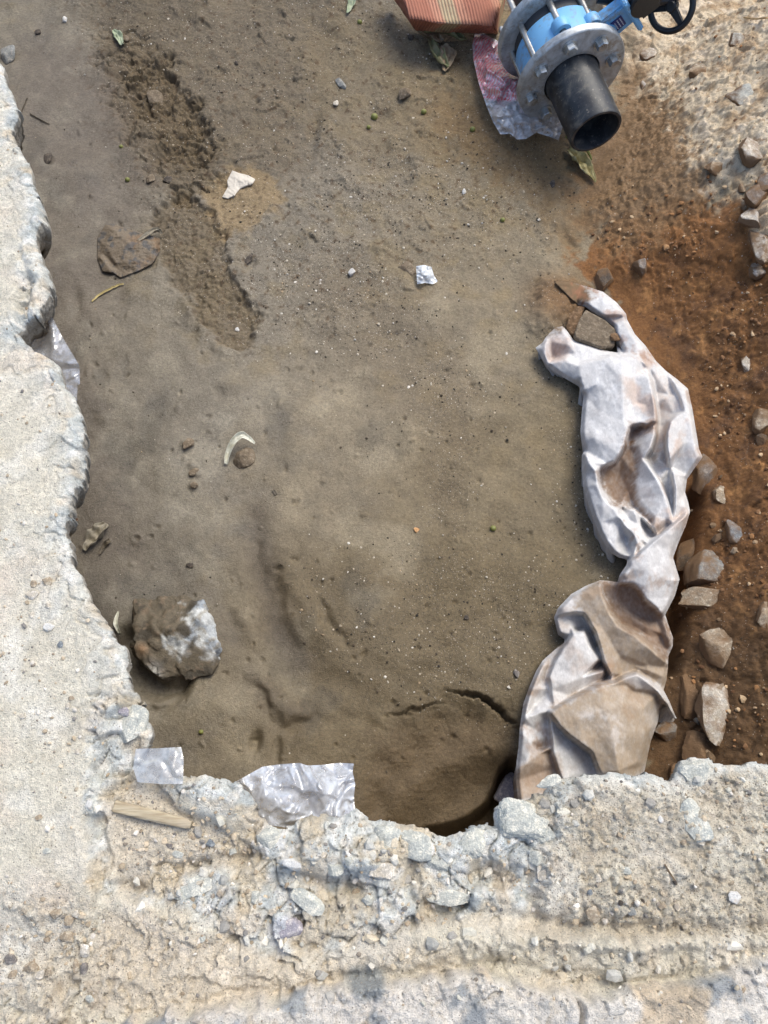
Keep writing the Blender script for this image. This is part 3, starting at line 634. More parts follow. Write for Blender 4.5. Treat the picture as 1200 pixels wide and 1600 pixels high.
def sheet(name, gx_, gy_, zabs, M, mat, colf=None, skirt=None, parent=None, attrs=None, snap=None):
    kf = M[:-1, :-1] & M[1:, :-1] & M[:-1, 1:] & M[1:, 1:]
    F = grid_faces(*M.shape, kf)[:, ::-1]; used = np.unique(F); rm = -np.ones(M.size, np.int64); rm[used] = np.arange(len(used)); F = rm[F]
    px_, py_, z = gx_.ravel()[used].copy(), gy_.ravel()[used].copy(), zabs.ravel()[used].copy()
    if snap is not None:   # pull the border vertices onto the traced outline
        E = np.concatenate([F[:, [0, 1]], F[:, [1, 2]], F[:, [2, 3]], F[:, [3, 0]]]); Es = np.sort(E, 1); key = Es[:, 0]*len(px_)+Es[:, 1]
        uq, idx, cnt = np.unique(key, return_index=True, return_counts=True); b = np.unique(E[idx[cnt == 1]])
        bx, by = px_[b], py_[b]; best = np.full(len(b), 1e9); nx_, ny_ = bx.copy(), by.copy(); n = len(snap)
        for i in range(n):
            ax, ay = snap[i][:2]; cx, cy = snap[(i+1) % n][:2]; vx, vy = cx-ax, cy-ay
            t = np.clip(((bx-ax)*vx+(by-ay)*vy)/(vx*vx+vy*vy+1e-9), 0, 1); qx, qy = ax+t*vx, ay+t*vy; d = (bx-qx)**2+(by-qy)**2
            k = d < best; best = np.where(k, d, best); nx_ = np.where(k, qx, nx_); ny_ = np.where(k, qy, ny_)
        ok = best < 9; px_[b] = np.where(ok, nx_, bx); py_[b] = np.where(ok, ny_, by)
    x, y = unproj(px_, py_, z)
    V = np.stack([x, y, z], 1); col = colf(px_, py_, x, y, z) if colf else None
    at = {k: v.ravel()[used] for k, v in (attrs or {}).items()}
    if skirt is not None:
        E = np.concatenate([F[:, [0, 1]], F[:, [1, 2]], F[:, [2, 3]], F[:, [3, 0]]]); Es = np.sort(E, 1); key = Es[:, 0]*len(x)+Es[:, 1]
        uq, idx, cnt = np.unique(key, return_index=True, return_counts=True); Eb = E[idx[cnt == 1]]; bv = np.unique(Eb); bi = -np.ones(len(x), np.int64); bi[bv] = np.arange(len(bv))
        # inward normal from neighbouring faces
        cen = V[F].mean(1); nrm = np.zeros((len(x), 2)); cn = np.zeros(len(x))
        for q in range(4): np.add.at(nrm, F[:, q], cen[:, :2]-V[F[:, q], :2])
        nn = nrm[bv]; nn /= np.linalg.norm(nn, axis=1)[:, None]+1e-9
        for _ in range(12):
            acc = nn.copy(); np.add.at(acc, bi[Eb[:, 0]], nn[bi[Eb[:, 1]]]); np.add.at(acc, bi[Eb[:, 1]], nn[bi[Eb[:, 0]]]); nn = acc/(np.linalg.norm(acc, axis=1)[:, None]+1e-9)
        prev = bv; off = len(x); zb_ = V[bv, 2]; fl = floor_z(V[bv, 0], V[bv, 1])
        for k, (inn, t) in enumerate(skirt):
            W = V[bv].copy(); W[:, :2] += nn*inn; W[:, 2] = zb_*(1-t)+np.minimum(fl-.004, zb_-.001)*t
            V = np.concatenate([V, W]); cur = off+np.arange(len(bv)); off += len(bv)
            pa = bv[bi[Eb[:, 0]]] if k == 0 else prev[bi[Eb[:, 0]]]; pb = bv[bi[Eb[:, 1]]] if k == 0 else prev[bi[Eb[:, 1]]]
            F = np.concatenate([F, np.stack([pb, pa, cur[bi[Eb[:, 0]]], cur[bi[Eb[:, 1]]]], 1)])
            if col is not None: col = np.concatenate([col, col[bv]*.9])
            for kk in at: at[kk] = np.concatenate([at[kk], at[kk][bv]])
            prev = cur
    return mesh_np(name, V, F, mat, col, at, parent=parent)
# ------------------------------------------------------------------ cloth
UQ = lambda L: [(800+u/3.334, 420+v/3.334, h) for u, v, h in L]
LQ = lambda L: [(750+u/2.667, 800+v/2.667, h) for u, v, h in L]
def join(*a): return sum([list(q) for q in a], [])
c_out = join(UQ([(215, 62, 1.4), (300, 66, 2.6), (400, 95, 4), (475, 120, 5), (545, 175, 5.5), (595, 235, 6), (600, 265, 6), (640, 340, 6.5), (695, 400, 6), (750, 480, 6), (800, 530, 6.2), (860, 575, 6.5), (917, 625, 7), (940, 730, 7.5), (965, 880, 7.8), (975, 940, 8), (993, 980, 8),
   (950, 1040, 7), (912, 1095, 5.5), (902, 1165, 5), (918, 1215, 6), (928, 1265, 7.5), (905, 1340, 7), (870, 1420, 6.5), (848, 1480, 6.5)]),
  LQ([(805, 190, 6.5), (832, 280, 7), (812, 350, 6.5), (772, 428, 5.6), (785, 470, 5), (805, 525, 5), (803, 560, 5), (785, 600, 4), (783, 650, 5), (778, 700, 5.2), (765, 742, 5.5), (790, 790, 6), (812, 845, 6), (820, 862, 5.5), (800, 858, 5), (772, 806, 5.8),
   (750, 830, 5), (740, 880, 4.5), (712, 955, 5), (700, 1010, 5), (690, 1060, 5), (660, 1180, 4.5), (560, 1250, 4), (300, 1280, 4), (165, 1250, 4), (158, 1190, 4.5), (150, 1120, 4), (152, 1040, 4), (160, 980, 4.5), (165, 900, 4.2), (180, 800, 4.2), (205, 730, 4.6), (235, 660, 4.4), (262, 618, 4.2), (310, 575, 4), (350, 545, 3.4),
   (352, 530, 3), (325, 512, 3.6), (308, 440, 5), (325, 400, 5.4), (380, 342, 6), (440, 308, 6), (500, 284, 6), (540, 287, 5.6), (575, 292, 6), (582, 262, 7), (612, 218, 7.5), (614, 196, 7)]),
  UQ([(560, 1505, 6), (520, 1480, 6.2), (480, 1425, 6.4), (455, 1375, 6.2), (420, 1290, 6.2), (395, 1210, 6.4), (372, 1140, 6.2), (366, 1060, 5.6), (364, 970, 5.6), (378, 945, 5), (362, 900, 5.5), (356, 850, 5.6), (362, 760, 5.4), (372, 660, 5), (356, 640, 5), (354, 615, 4.2), (300, 585, 4.2), (240, 550, 4.4), (195, 515, 4.6), (170, 485, 4.6), (140, 440, 4), (121, 412, 3.8), (158, 385, 4.6), (180, 350, 5),
   (225, 306, 5.2), (262, 298, 5.4), (285, 320, 5), (320, 370, 4.8), (400, 395, 4.8), (480, 425, 5), (550, 436, 5.2), (545, 400, 5), (575, 425, 5.6), (560, 385, 5.4), (535, 345, 5.4), (530, 300, 5.6), (480, 262, 5.4), (430, 228, 5.2), (385, 198, 4.8), (345, 190, 3.6), (300, 150, 2.4), (262, 112, 1.6), (230, 80, 1.2)]))
cr_l = [UQ(L) for L in [
  [(345, 190, 4.8), (400, 158, 5.2), (475, 125, 5.2)], [(480, 240, 6), (540, 240, 6.4), (580, 240, 6)], [(500, 255, 5), (560, 250, 5)],
  [(175, 395, 5.4), (175, 455, 5), (188, 485, 5)], [(200, 380, 4.2), (215, 450, 2.6), (235, 470, 3)], [(195, 492, 5.4), (215, 478, 5.4), (270, 470, 5.8), (345, 498, 5.6)], [(200, 484, 3.2), (250, 462, 3.6), (300, 440, 4.2)], [(300, 400, 5.4), (330, 440, 4.6), (350, 480, 4.8)],
  [(345, 499, 6.2), (420, 478, 7), (470, 468, 7.4), (515, 456, 7.8), (530, 462, 7.8), (600, 456, 8), (652, 448, 7.6)], [(345, 488, 5), (420, 466, 5.2), (515, 444, 5.4), (570, 440, 5.2), (610, 446, 6)],
  [(345, 499, 6.2), (355, 560, 6.2), (358, 640, 6)], [(570, 470, 8.2), (572, 560, 8.9), (580, 700, 8.8), (585, 800, 8.6)], [(450, 600, 7), (460, 740, 7), (430, 880, 7)], [(640, 560, 8), (650, 700, 7.6)], [(600, 712, 8.3), (700, 715, 7.8)],
  [(652, 448, 7.8), (690, 490, 8.4), (715, 560, 8.8), (735, 640, 9), (748, 720, 9.2), (752, 795, 9.2)], [(664, 446, 6.2), (704, 485, 5.6), (730, 560, 5.2), (750, 640, 4.8), (762, 720, 4.6), (764, 800, 4.2), (752, 880, 4), (735, 955, 3.4), (715, 985, 2.6)],
  [(752, 795, 9.2), (700, 812, 8.2), (660, 806, 7.6), (625, 812, 8), (606, 825, 8.8), (600, 860, 9), (585, 920, 9), (560, 965, 8.8), (530, 1005, 8), (495, 1018, 7.4), (465, 1032, 7), (450, 1062, 6.8)], [(748, 803, 7.8), (705, 824, 6.6), (660, 822, 5), (628, 834, 4.4), (614, 865, 4.4), (600, 925, 4.2), (572, 975, 3.8), (538, 1018, 3.2), (500, 1030, 2.8), (470, 1048, 2.6)],
  [(748, 803, 7.8), (745, 870, 8), (725, 930, 7.8), (693, 975, 7)], [(660, 840, 5.4), (655, 920, 5.6), (680, 985, 6.6), (720, 1035, 7.6), (770, 1110, 8), (800, 1180, 8), (825, 1260, 7.8), (835, 1322, 7.4)], [(726, 1030, 5), (780, 1108, 4.6), (812, 1180, 4.4), (834, 1250, 4.6)],
  [(470, 1048, 2.4), (475, 1120, 1.8), (520, 1205, 1.8), (570, 1245, 2.4)], [(560, 1060, 2.6), (600, 1150, 2.6), (640, 1250, 3.2), (690, 1330, 3.6), (745, 1388, 4.4)], [(640, 960, 4.4), (650, 1080, 4.8), (660, 1200, 5), (700, 1300, 5), (720, 1320, 5)], [(720, 1320, 5.6), (745, 1290, 7), (800, 1300, 7.2), (832, 1330, 7)],
  [(378, 965, 7), (400, 1010, 8), (440, 1060, 8.2), (450, 1120, 8), (475, 1190, 7.8), (530, 1245, 7.6), (560, 1290, 8), (600, 1350, 8.4), (650, 1400, 7.6), (680, 1450, 7.2)], [(560, 1240, 6.6), (640, 1262, 7.4), (700, 1310, 7.4), (735, 1350, 7.4), (757, 1392, 7.2)],
  [(600, 1290, 5.4), (660, 1340, 6.4), (705, 1430, 6.8)], [(410, 1180, 6.6), (470, 1320, 6.6), (540, 1440, 6.4)], [(560, 1330, 6.8), (590, 1400, 4.8), (612, 1470, 5), (606, 1520, 5.6)], [(625, 1360, 8), (650, 1430, 7.4), (640, 1490, 7.6)],
  [(652, 445, 6.4), (700, 520, 6.4), (740, 590, 5.6), (752, 680, 5.2)], [(780, 525, 5.2), (815, 570, 5.4), (850, 655, 5.6), (885, 745, 6.8)], [(790, 520, 6.6), (830, 565, 6.8), (870, 650, 7), (895, 745, 7.6)], [(755, 690, 5.4), (800, 675, 6.2), (850, 658, 6.2)], [(680, 470, 5.6), (745, 545, 6.2), (820, 660, 6)],
  [(895, 747, 8), (855, 770, 8.4), (822, 800, 8.8), (808, 850, 9), (806, 920, 9), (815, 1000, 9), (835, 1060, 8.8), (850, 1150, 8.4), (850, 1220, 7.8), (842, 1310, 7.6)], [(890, 738, 6), (848, 760, 5.6), (812, 794, 5), (797, 850, 4.4), (794, 920, 4.2), (802, 1000, 4.2), (822, 1065, 4.4), (838, 1150, 4.6), (838, 1230, 5), (836, 1290, 5.8)],
  [(895, 747, 8), (905, 900, 7.4), (915, 1080, 6)], [(735, 1000, 4), (760, 990, 5.6), (830, 1045, 5.2)], [(735, 1015, 4), (780, 1085, 5.4), (832, 1040, 5)], [(795, 900, 4.2), (800, 960, 6.2), (812, 990, 6)],
  [(925, 1268, 8.4), (870, 1310, 9), (825, 1345, 9.2), (770, 1392, 9.2), (700, 1450, 9), (650, 1500, 8.8), (605, 1535, 8.2), (570, 1580, 7.6)], [(918, 1256, 6.6), (865, 1300, 6), (820, 1335, 5.8), (764, 1382, 5.6), (694, 1440, 5.8), (644, 1490, 6.2), (606, 1522, 6.6)],
  [(915, 1170, 6.6), (880, 1230, 6.8), (848, 1300, 6.8)], [(870, 1315, 8.8), (835, 1390, 8.6), (822, 1450, 8.2), (835, 1520, 8)],
]]+[LQ(L) for L in [
  [(600, 262, 8), (640, 235, 8.4), (700, 245, 8.6), (760, 275, 8.2), (828, 285, 7.6)], [(620, 280, 7.4), (700, 320, 7.8), (760, 360, 7), (780, 400, 6.4)],
  [(575, 294, 6.6), (640, 300, 7.2), (665, 325, 7.2), (690, 362, 7.2), (738, 402, 7), (752, 425, 6.8), (772, 428, 6.4)], [(560, 302, 4.6), (634, 312, 4.2), (655, 335, 4), (680, 374, 4), (728, 414, 4), (745, 440, 4)],
  [(510, 298, 5), (522, 350, 4), (560, 420, 3.4), (592, 466, 3.2), (640, 482, 3.2), (700, 520, 3.6), (765, 580, 4.2), (782, 618, 4.6)], [(600, 380, 3), (680, 430, 3)], [(745, 440, 4.6), (775, 500, 4.8), (800, 520, 5.4)], [(740, 455, 3.4), (760, 520, 3.2), (775, 570, 3.6)], [(630, 440, 3.6), (700, 480, 4.4), (770, 515, 4.8)],
  [(502, 288, 7), (512, 350, 8), (545, 425, 8.4), (578, 475, 8.6), (640, 510, 8.6), (700, 560, 8.2), (750, 605, 7.6), (782, 635, 6.6)],
  [(380, 345, 6), (340, 400, 6), (350, 425, 6), (395, 418, 6.2), (432, 422, 6.8), (455, 455, 7), (480, 495, 7.8), (500, 560, 7.8), (515, 620, 7.6), (540, 672, 7.4), (556, 697, 7)], [(355, 436, 4.2), (400, 430, 3.4), (428, 434, 3), (447, 470, 2.6), (466, 505, 2.4), (488, 565, 2.2), (505, 625, 2.4), (532, 684, 3.2)],
  [(415, 488, 2.2), (440, 480, 2.2), (470, 520, 2.2)], [(330, 500, 5), (380, 480, 4.8), (420, 478, 3.4)], [(440, 340, 6.6), (470, 400, 7.4), (520, 500, 7.4), (600, 600, 7), (700, 660, 6.4), (770, 690, 5.6)], [(580, 600, 6.6), (640, 640, 5.6), (700, 640, 6)],
  [(388, 508, 7), (430, 502, 6.8), (455, 560, 6.8), (500, 615, 6.6), (548, 692, 6.2)], [(388, 508, 7), (350, 560, 6.6), (310, 630, 6.2), (286, 690, 6), (296, 740, 5.6), (310, 810, 5.4)], [(378, 512, 4.6), (338, 562, 4), (298, 628, 3.8), (274, 694, 3.8), (282, 750, 3.8)], [(350, 720, 6.2), (420, 690, 6.2), (520, 660, 6.6)], [(400, 600, 7), (380, 680, 6.2)], [(320, 805, 5.2), (360, 760, 5), (450, 720, 5), (545, 700, 5.4)],
  [(262, 640, 5.2), (220, 740, 5.4), (190, 860, 5.2)], [(290, 720, 4.4), (240, 790, 3.8), (205, 835, 3.8)], [(200, 850, 5.2), (240, 840, 5.2), (285, 840, 5)], [(180, 885, 4.2), (230, 905, 4), (290, 900, 3.4)], [(240, 985, 3.2), (270, 980, 3), (295, 962, 3.2)], [(165, 905, 5), (210, 960, 5.2), (240, 995, 5)],
  [(295, 972, 4.4), (240, 1008, 5.2), (200, 1040, 5.4), (155, 1085, 5)], [(290, 985, 5.4), (320, 1060, 5.6), (346, 1130, 5.6)],
  [(290, 836, 7.6), (340, 806, 8), (400, 772, 8.4), (460, 742, 8.8), (505, 722, 9), (560, 712, 9), (600, 690, 9), (655, 674, 9.4), (700, 705, 9.2), (740, 745, 8.8), (775, 795, 8), (800, 835, 7.2)],
  [(284, 828, 5.4), (334, 796, 5), (394, 760, 4.8), (455, 728, 4.8), (500, 708, 4.8), (560, 697, 5.2), (598, 678, 5.4), (655, 660, 5.2), (710, 692, 5), (752, 735, 4.8)],
  [(600, 712, 8.6), (635, 738, 8), (680, 742, 7.8), (735, 748, 7.8)], [(560, 728, 8.6), (610, 722, 8.2), (640, 748, 7.4), (700, 756, 7), (735, 760, 6.8)],
  [(295, 842, 7.8), (330, 890, 8.2), (370, 928, 8.4), (420, 965, 8.6), (465, 998, 8.4), (482, 1040, 8.2), (500, 1085, 8)], [(297, 856, 5.2), (325, 902, 4.8), (362, 942, 4.8), (412, 980, 4.8), (455, 1010, 4.6), (470, 1050, 4.6), (488, 1092, 4.8)],
  [(296, 850, 6), (298, 920, 6.2), (305, 1000, 6.2), (325, 1060, 6), (350, 1125, 6)], [(286, 860, 3.6), (288, 930, 3.4), (295, 1005, 3.6), (315, 1065, 3.8), (338, 1135, 4)], [(380, 990, 5.6), (400, 1090, 5.4)],
  [(420, 860, 9), (520, 830, 9.6), (600, 800, 9.2)], [(560, 950, 9.6), (580, 1080, 9)], [(680, 820, 8.4), (690, 920, 7.8), (660, 1040, 7)], [(480, 920, 8.8), (540, 1020, 8.8)],
]]
gxp, gyp, H, M = cdt_raster(cr_l, c_out, 1.15)
od = np.where(M, seg_d(gxp, gyp, [q[:2] for q in c_out]), 0)
H = 5.0+(H-5.0)*1.65
H = np.maximum(H, .6)*(.62+.38*sst(od, 0, 5.5))
xw, yw = unproj(gxp, gyp, .05)
ca, cb, _ = facets(xw, yw*.7, 17, 430, 1.6); cc1, cd1, _ = facets(xw*.8, yw, 38, 431, 1.6)
H = gauss(H+.06*ca+.05*cc1, M, 1.05)
wr = fbm(xw*1.6+.5*yw, yw*.55-xw*.3, 42, 3, 404, rid=True)
H = H+.09*wr*sst(vn(xw, yw, 9, 405), -.15, .35)+.22*vn(xw, yw, 20, 400)+.07*np.abs(vn(xw, yw, 45, 401))+.06*fbm(xw, yw*.6, 30, 3, 402, rid=True)+.02*vn(xw, yw, 130, 403)
zc = H*.0102
for _ in range(3):
    xw, yw = unproj(gxp, gyp, zc); zc = np.maximum(zc, floor_z(xw, yw)+.004)
zc = gauss(zc, M, 1.0)
def poly_m(px_, py_, L, soft=5, n=None): return area(px_, py_, L, soft, n)
def cloth_col(px_, py_, x, y, z):
    nz = 4*vn(x, y, 30, 410)+4*vn(x, y, 80, 411)+3*vn(x, y, 200, 415); f = fbm(x*1.5, y, 40, 4, 412); g = fbm(x, y, 14, 4, 413)
    c = np.zeros((len(x), 3)); c[:] = srgb((210, 211, 213)); c = mixc(c, (234, 235, 237), .6*sst(f, .0, .4)); c = mixc(c, (190, 188, 188), .55*sst(g, .05, .45))
    u2 = lambda L: [(800+a/3.334, 420+b/3.334) for a, b in L]; l2 = lambda L: [(750+a/2.667, 800+b/2.667) for a, b in L]
    A_ = lambda L, s=4: poly_m(px_, py_, L, s*1.6+2.5, nz)*np.clip(.95+.25*f+.10*vn(x*1.5, y, 120, 416), 0, 1.04)
    c = mixc(c, (170, 140, 116), .55*A_(u2([(740, 560), (870, 660), (830, 780), (790, 960), (720, 990), (760, 800)]), 8)*(.6+f))
    c = mixc(c, (166, 128, 104), .6*A_(u2([(190, 370), (280, 360), (300, 430), (240, 480), (190, 470)]), 6))
    c = mixc(c, (190, 158, 136), .5*sst(g, .0, .3)*A_(u2([(600, 420), (980, 560), (1000, 1300), (800, 1300), (640, 900)]), 10))
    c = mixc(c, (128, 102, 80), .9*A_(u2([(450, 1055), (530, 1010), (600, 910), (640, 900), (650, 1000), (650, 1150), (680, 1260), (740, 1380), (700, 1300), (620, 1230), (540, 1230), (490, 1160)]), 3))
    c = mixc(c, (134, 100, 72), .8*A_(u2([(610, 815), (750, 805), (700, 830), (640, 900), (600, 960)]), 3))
    c = mixc(c, (150, 118, 92), .7*A_(u2([(700, 1300), (790, 1310), (770, 1390), (740, 1370)]), 4)+.6*A_(u2([(580, 1320), (620, 1350), (690, 1460), (640, 1520)]), 3)*sst(f, -.1, .2))
    c = mixc(c, (112, 93, 70), 1.2*A_(u2([(90, 40), (330, 50), (420, 150), (340, 200), (280, 300), (60, 350)]), 5))
    c = mixc(c, (140, 100, 76), .8*A_(u2([(300, 60), (470, 118), (400, 155), (340, 175)]), 4)*sst(f, -.2, .2))
    c = mixc(c, (156, 118, 96), .7*A_(u2([(480, 230), (600, 230), (580, 260), (520, 265)]), 3)+.6*A_(u2([(560, 330), (660, 430), (700, 400), (760, 500), (640, 460), (560, 400)]), 4)*sst(f, -.1, .15))
    tan = (160, 143, 122)
    c = mixc(c, tan, .9*A_(l2([(500, 290), (560, 400), (780, 600), (790, 740), (660, 680), (560, 700), (440, 430), (380, 420), (430, 330)]), 3))
    c = mixc(c, (124, 102, 84), .92*A_(l2([(508, 296), (640, 305), (700, 370), (770, 440), (800, 520), (785, 620), (690, 530), (590, 475), (540, 400)]), 3))
    c = mixc(c, (166, 150, 130), .92*A_(l2([(290, 836), (500, 722), (655, 700), (800, 830), (740, 860), (680, 1090), (500, 1090), (460, 1000), (370, 930)]), 4))
    c = mixc(c, (208, 205, 204), .75*A_(l2([(430, 830), (570, 850), (600, 960), (570, 1000), (520, 900), (430, 880)]), 6)*sst(f, -.3, .15)+.9*A_(l2([(600, 690), (655, 678), (735, 742), (680, 738), (635, 728)]), 2)+.6*A_(l2([(690, 840), (740, 820), (720, 900)]), 4))
    c = mixc(c, (164, 142, 120), .85*A_(l2([(150, 1090), (240, 1000), (295, 980), (340, 1130), (160, 1200)]), 4)+.8*A_(l2([(262, 618), (340, 550), (290, 650), (200, 800), (170, 900), (190, 760)]), 4)*(.6+f)+.8*A_(l2([(310, 800), (540, 690), (550, 705), (330, 810)]), 4))
    c = mixc(c, (150, 120, 96), .6*A_(l2([(180, 880), (290, 900), (290, 980), (200, 980), (170, 940)]), 5)*sst(f, -.3, .3)+.55*A_(l2([(600, 240), (830, 280), (780, 330), (620, 290)]), 7)*sst(f, -.2, .2)+.5*A_(l2([(320, 720), (540, 620), (540, 690), (330, 790)]), 8)*sst(g, -.2, .2))
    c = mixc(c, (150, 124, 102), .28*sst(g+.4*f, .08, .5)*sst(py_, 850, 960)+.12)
    c *= (1+.05*f+.05*vn(x, y, 160, 414))[:, None]
    return np.clip(c, 0, 1)*np.array([.97, .96, .93])
def cloth_mat():
    m, nt, b = newmat('nonwoven_cloth'); g = N(nt, 'ShaderNodeNewGeometry').outputs['Position']
    c = attr(nt, 'Col').outputs['Color']
    mp = N(nt, 'ShaderNodeMapping'); mp.inputs['Scale'].default_value = (1, .35, 1); mp.inputs['Rotation'].default_value = (0, 0, .7); nt.links.new(g, mp.inputs['Vector'])
    n1 = noise(nt, mp.outputs[0], 380, 4, .7, .8); n2 = noise(nt, g, 90, 4, .6)
    k = mth(nt, 'MULTIPLY', ramp(nt, n1, .3, .7, .88, 1.1), ramp(nt, n2, .3, .7, .93, 1.06)); vv = N(nt, 'ShaderNodeCombineColor'); [nt.links.new(k, vv.inputs[i]) for i in range(3)]
    nt.links.new(mix(nt, 1., c, vv.outputs[0], 'MULTIPLY'), b.inputs['Base Color']); b.inputs['Roughness'].default_value = .85; b.inputs['Specular IOR Level'].default_value = .25
    nt.links.new(bump(nt, ((n2, .25), (n1, .3)), .002), b.inputs['Normal']); return m
CLOTH = cloth_mat()
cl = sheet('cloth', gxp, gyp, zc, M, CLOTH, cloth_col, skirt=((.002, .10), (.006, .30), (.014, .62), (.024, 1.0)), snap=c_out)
tag(cl, 'long crumpled white geotextile cloth stained brown, lying twisted along the foot of the bank', 'cloth')
print('cloth done')
# ------------------------------------------------------------------ thin plastic film
def film_mat(name, tint=(.86, .88, .92), op=.35, red=None, rough=.12):
    m, nt, b = newmat(name); out = nt.nodes['Material Output']; g = N(nt, 'ShaderNodeNewGeometry').outputs['Position']
    n1 = noise(nt, g, 70, 4, .6)
    b.inputs['Base Color'].default_value = tint+(1,); b.inputs['Roughness'].default_value = rough; b.inputs['Specular IOR Level'].default_value = 1.; b.inputs['IOR'].default_value = 1.6; b.inputs['Coat Weight'].default_value = .8; b.inputs['Coat Roughness'].default_value = .03
    tr = N(nt, 'ShaderNodeBsdfTransparent'); tr.inputs[0].default_value = (.93, .94, .96, 1)
    mx = N(nt, 'ShaderNodeMixShader'); lw = N(nt, 'ShaderNodeLayerWeight'); lw.inputs[0].default_value = .25
    fac = mth(nt, 'ADD', mth(nt, 'MULTIPLY', lw.outputs['Facing'], .35), ramp(nt, n1, .35, .65, op-.15, op+.10))
    if red:
        at = attr(nt, 'ink').outputs['Fac']
        mp = N(nt, 'ShaderNodeMapping'); mp.inputs['Rotation'].default_value = (0, 0, .5); nt.links.new(g, mp.inputs['Vector'])
        wv = N(nt, 'ShaderNodeTexWave'); wv.inputs['Scale'].default_value = 34; wv.inputs['Distortion'].default_value = 5; wv.inputs['Detail'].default_value = 3; wv.inputs['Detail Scale'].default_value = 2.2; nt.links.new(mp.outputs[0], wv.inputs['Vector'])
        ln = mth(nt, 'MULTIPLY', at, ramp(nt, wv.outputs['Fac'], .25, .75, .5, 1.))
        nt.links.new(mix(nt, ln, tint, red), b.inputs['Base Color'])
        fac = mth(nt, 'ADD', fac, mth(nt, 'MULTIPLY', ln, .45))
    fac = mth(nt, 'MINIMUM', fac, .95)
    nt.links.new(fac, mx.inputs[0]); nt.links.new(tr.outputs[0], mx.inputs[1]); nt.links.new(b.outputs[0], mx.inputs[2])
    gl = N(nt, 'ShaderNodeBsdfGlossy'); gl.inputs['Roughness'].default_value = .16; gl.inputs['Color'].default_value = (1, 1, 1, 1); m2_ = N(nt, 'ShaderNodeMixShader')
    nt.links.new(mth(nt, 'ADD', mth(nt, 'MULTIPLY', lw.outputs['Fresnel'], .6), .07), m2_.inputs[0]); nt.links.new(mx.outputs[0], m2_.inputs[1]); nt.links.new(gl.outputs[0], m2_.inputs[2]); nt.links.new(m2_.outputs[0], out.inputs[0])
    nt.links.new(bump(nt, ((n1, .25),), .003), gl.inputs['Normal'])
    nt.links.new(bump(nt, ((n1, .25),), .003), b.inputs['Normal'])
    return m
def film(name, outline, lines, zbase, mat, label, cat, amp=.010, step=1.1, ink=None, seed=0, fr=30, smoothz=2., group=None, onz=None):
    gx_, gy_, H, M = cdt_raster(lines, outline, step)
    H = gauss(H, M, smoothz)
    x, y = unproj(gx_, gy_, zbase)
    fh, fd, _ = facets(x, y, fr, 500+seed, 1.5)
    z = zbase+H*.01+amp*(.75*gauss(fh, M, 1.4)+.45*vn(x, y, fr*.5, 510+seed)+.25*gauss(facets(x, y, fr*2.2, 530+seed, 1.3)[0], M, 1.))
    if onz is not None:
        for _ in range(2): x, y = unproj(gx_, gy_, z); z = np.maximum(z, onz(x, y)+.003)
    at = {'ink': ink(gx_, gy_)} if ink else None
    o = sheet(name, gx_, gy_, z, M, mat, None, None, attrs=at, snap=outline)
    return tag(o, label, cat, group)
FILM = film_mat('clear_film', (.84, .90, 1.), .40, rough=.1); FILM2 = film_mat('milky_film', (.74, .76, .76), .42, rough=.25); FILM3 = film_mat('left_film', (.50, .52, .56), .42, rough=.2)
# by the rim: shiny bag half pinned under the rubble
film('plastic_bag', [(364, 1224, 0), (385, 1212, .5), (410, 1198, 0), (440, 1194, 0), (468, 1192, .6), (480, 1196, 0), (505, 1195, .6), (530, 1192, 0), (553, 1193, 1.2), (551, 1206, .4), (555, 1225, 1.4), (553, 1245, .3), (555, 1270, 1.), (520, 1284, 2), (480, 1288, 2), (455, 1294, 1), (425, 1290, 1), (400, 1278, .5), (396, 1262, .5), (380, 1240, .5)],
     [[(468, 1193, .8), (490, 1230, 3.), (508, 1262, 2.5)], [(440, 1196, 0), (455, 1240, 3.2), (450, 1280, 2)], [(462, 1196, .1), (475, 1235, 0.6), (490, 1275, .2)], [(405, 1215, 1.5), (420, 1250, 2.5), (440, 1285, 1)], [(520, 1205, .5), (530, 1245, 2.)], [(395, 1222, 0), (432, 1215, 1.)]], .44, FILM,
     'shiny crumpled clear plastic bag sticking out from under the broken rim', 'plastic bag', .026, seed=1, fr=19)
film('plastic_sheet', [(212, 1170, 0), (250, 1169, .6), (283, 1167, .5), (287, 1185, .8), (286, 1225, .4), (250, 1225, .5), (215, 1222, 0), (208, 1200, 0)], [[(275, 1172, 1.4), (270, 1200, 1.2), (265, 1222, 1)], [(230, 1180, .2), (245, 1200, 1), (235, 1215, .8)]], .535, FILM2,
     'small milky plastic scrap folded over the pit corner above the wooden stick', 'plastic sheet', .005, seed=2, fr=22)
film('plastic_sheet', [(30, 470, 0), (70, 445, 1), (76, 470, 1.2), (84, 500, 1.2), (96, 524, 1), (110, 548, 1), (124, 571, 1.5), (125, 600, 1), (121, 602, .6), (120, 640, .4), (95, 640, 0), (40, 545, 0)],
     [[(65, 485, .4), (82, 515, 2), (81, 560, 1.8)], [(84, 572, 1.), (104, 567, 1.8), (122, 570, 1.6)], [(90, 580, .4), (108, 575, .6), (123, 574, .4)], [(45, 515, -1), (70, 520, -.4), (60, 540, -1)], [(104, 600, .6), (122, 600, 1)]], .45, FILM3,
     'thin grey plastic sheet hanging from under the left concrete slab', 'plastic sheet', .004, seed=3, fr=20)
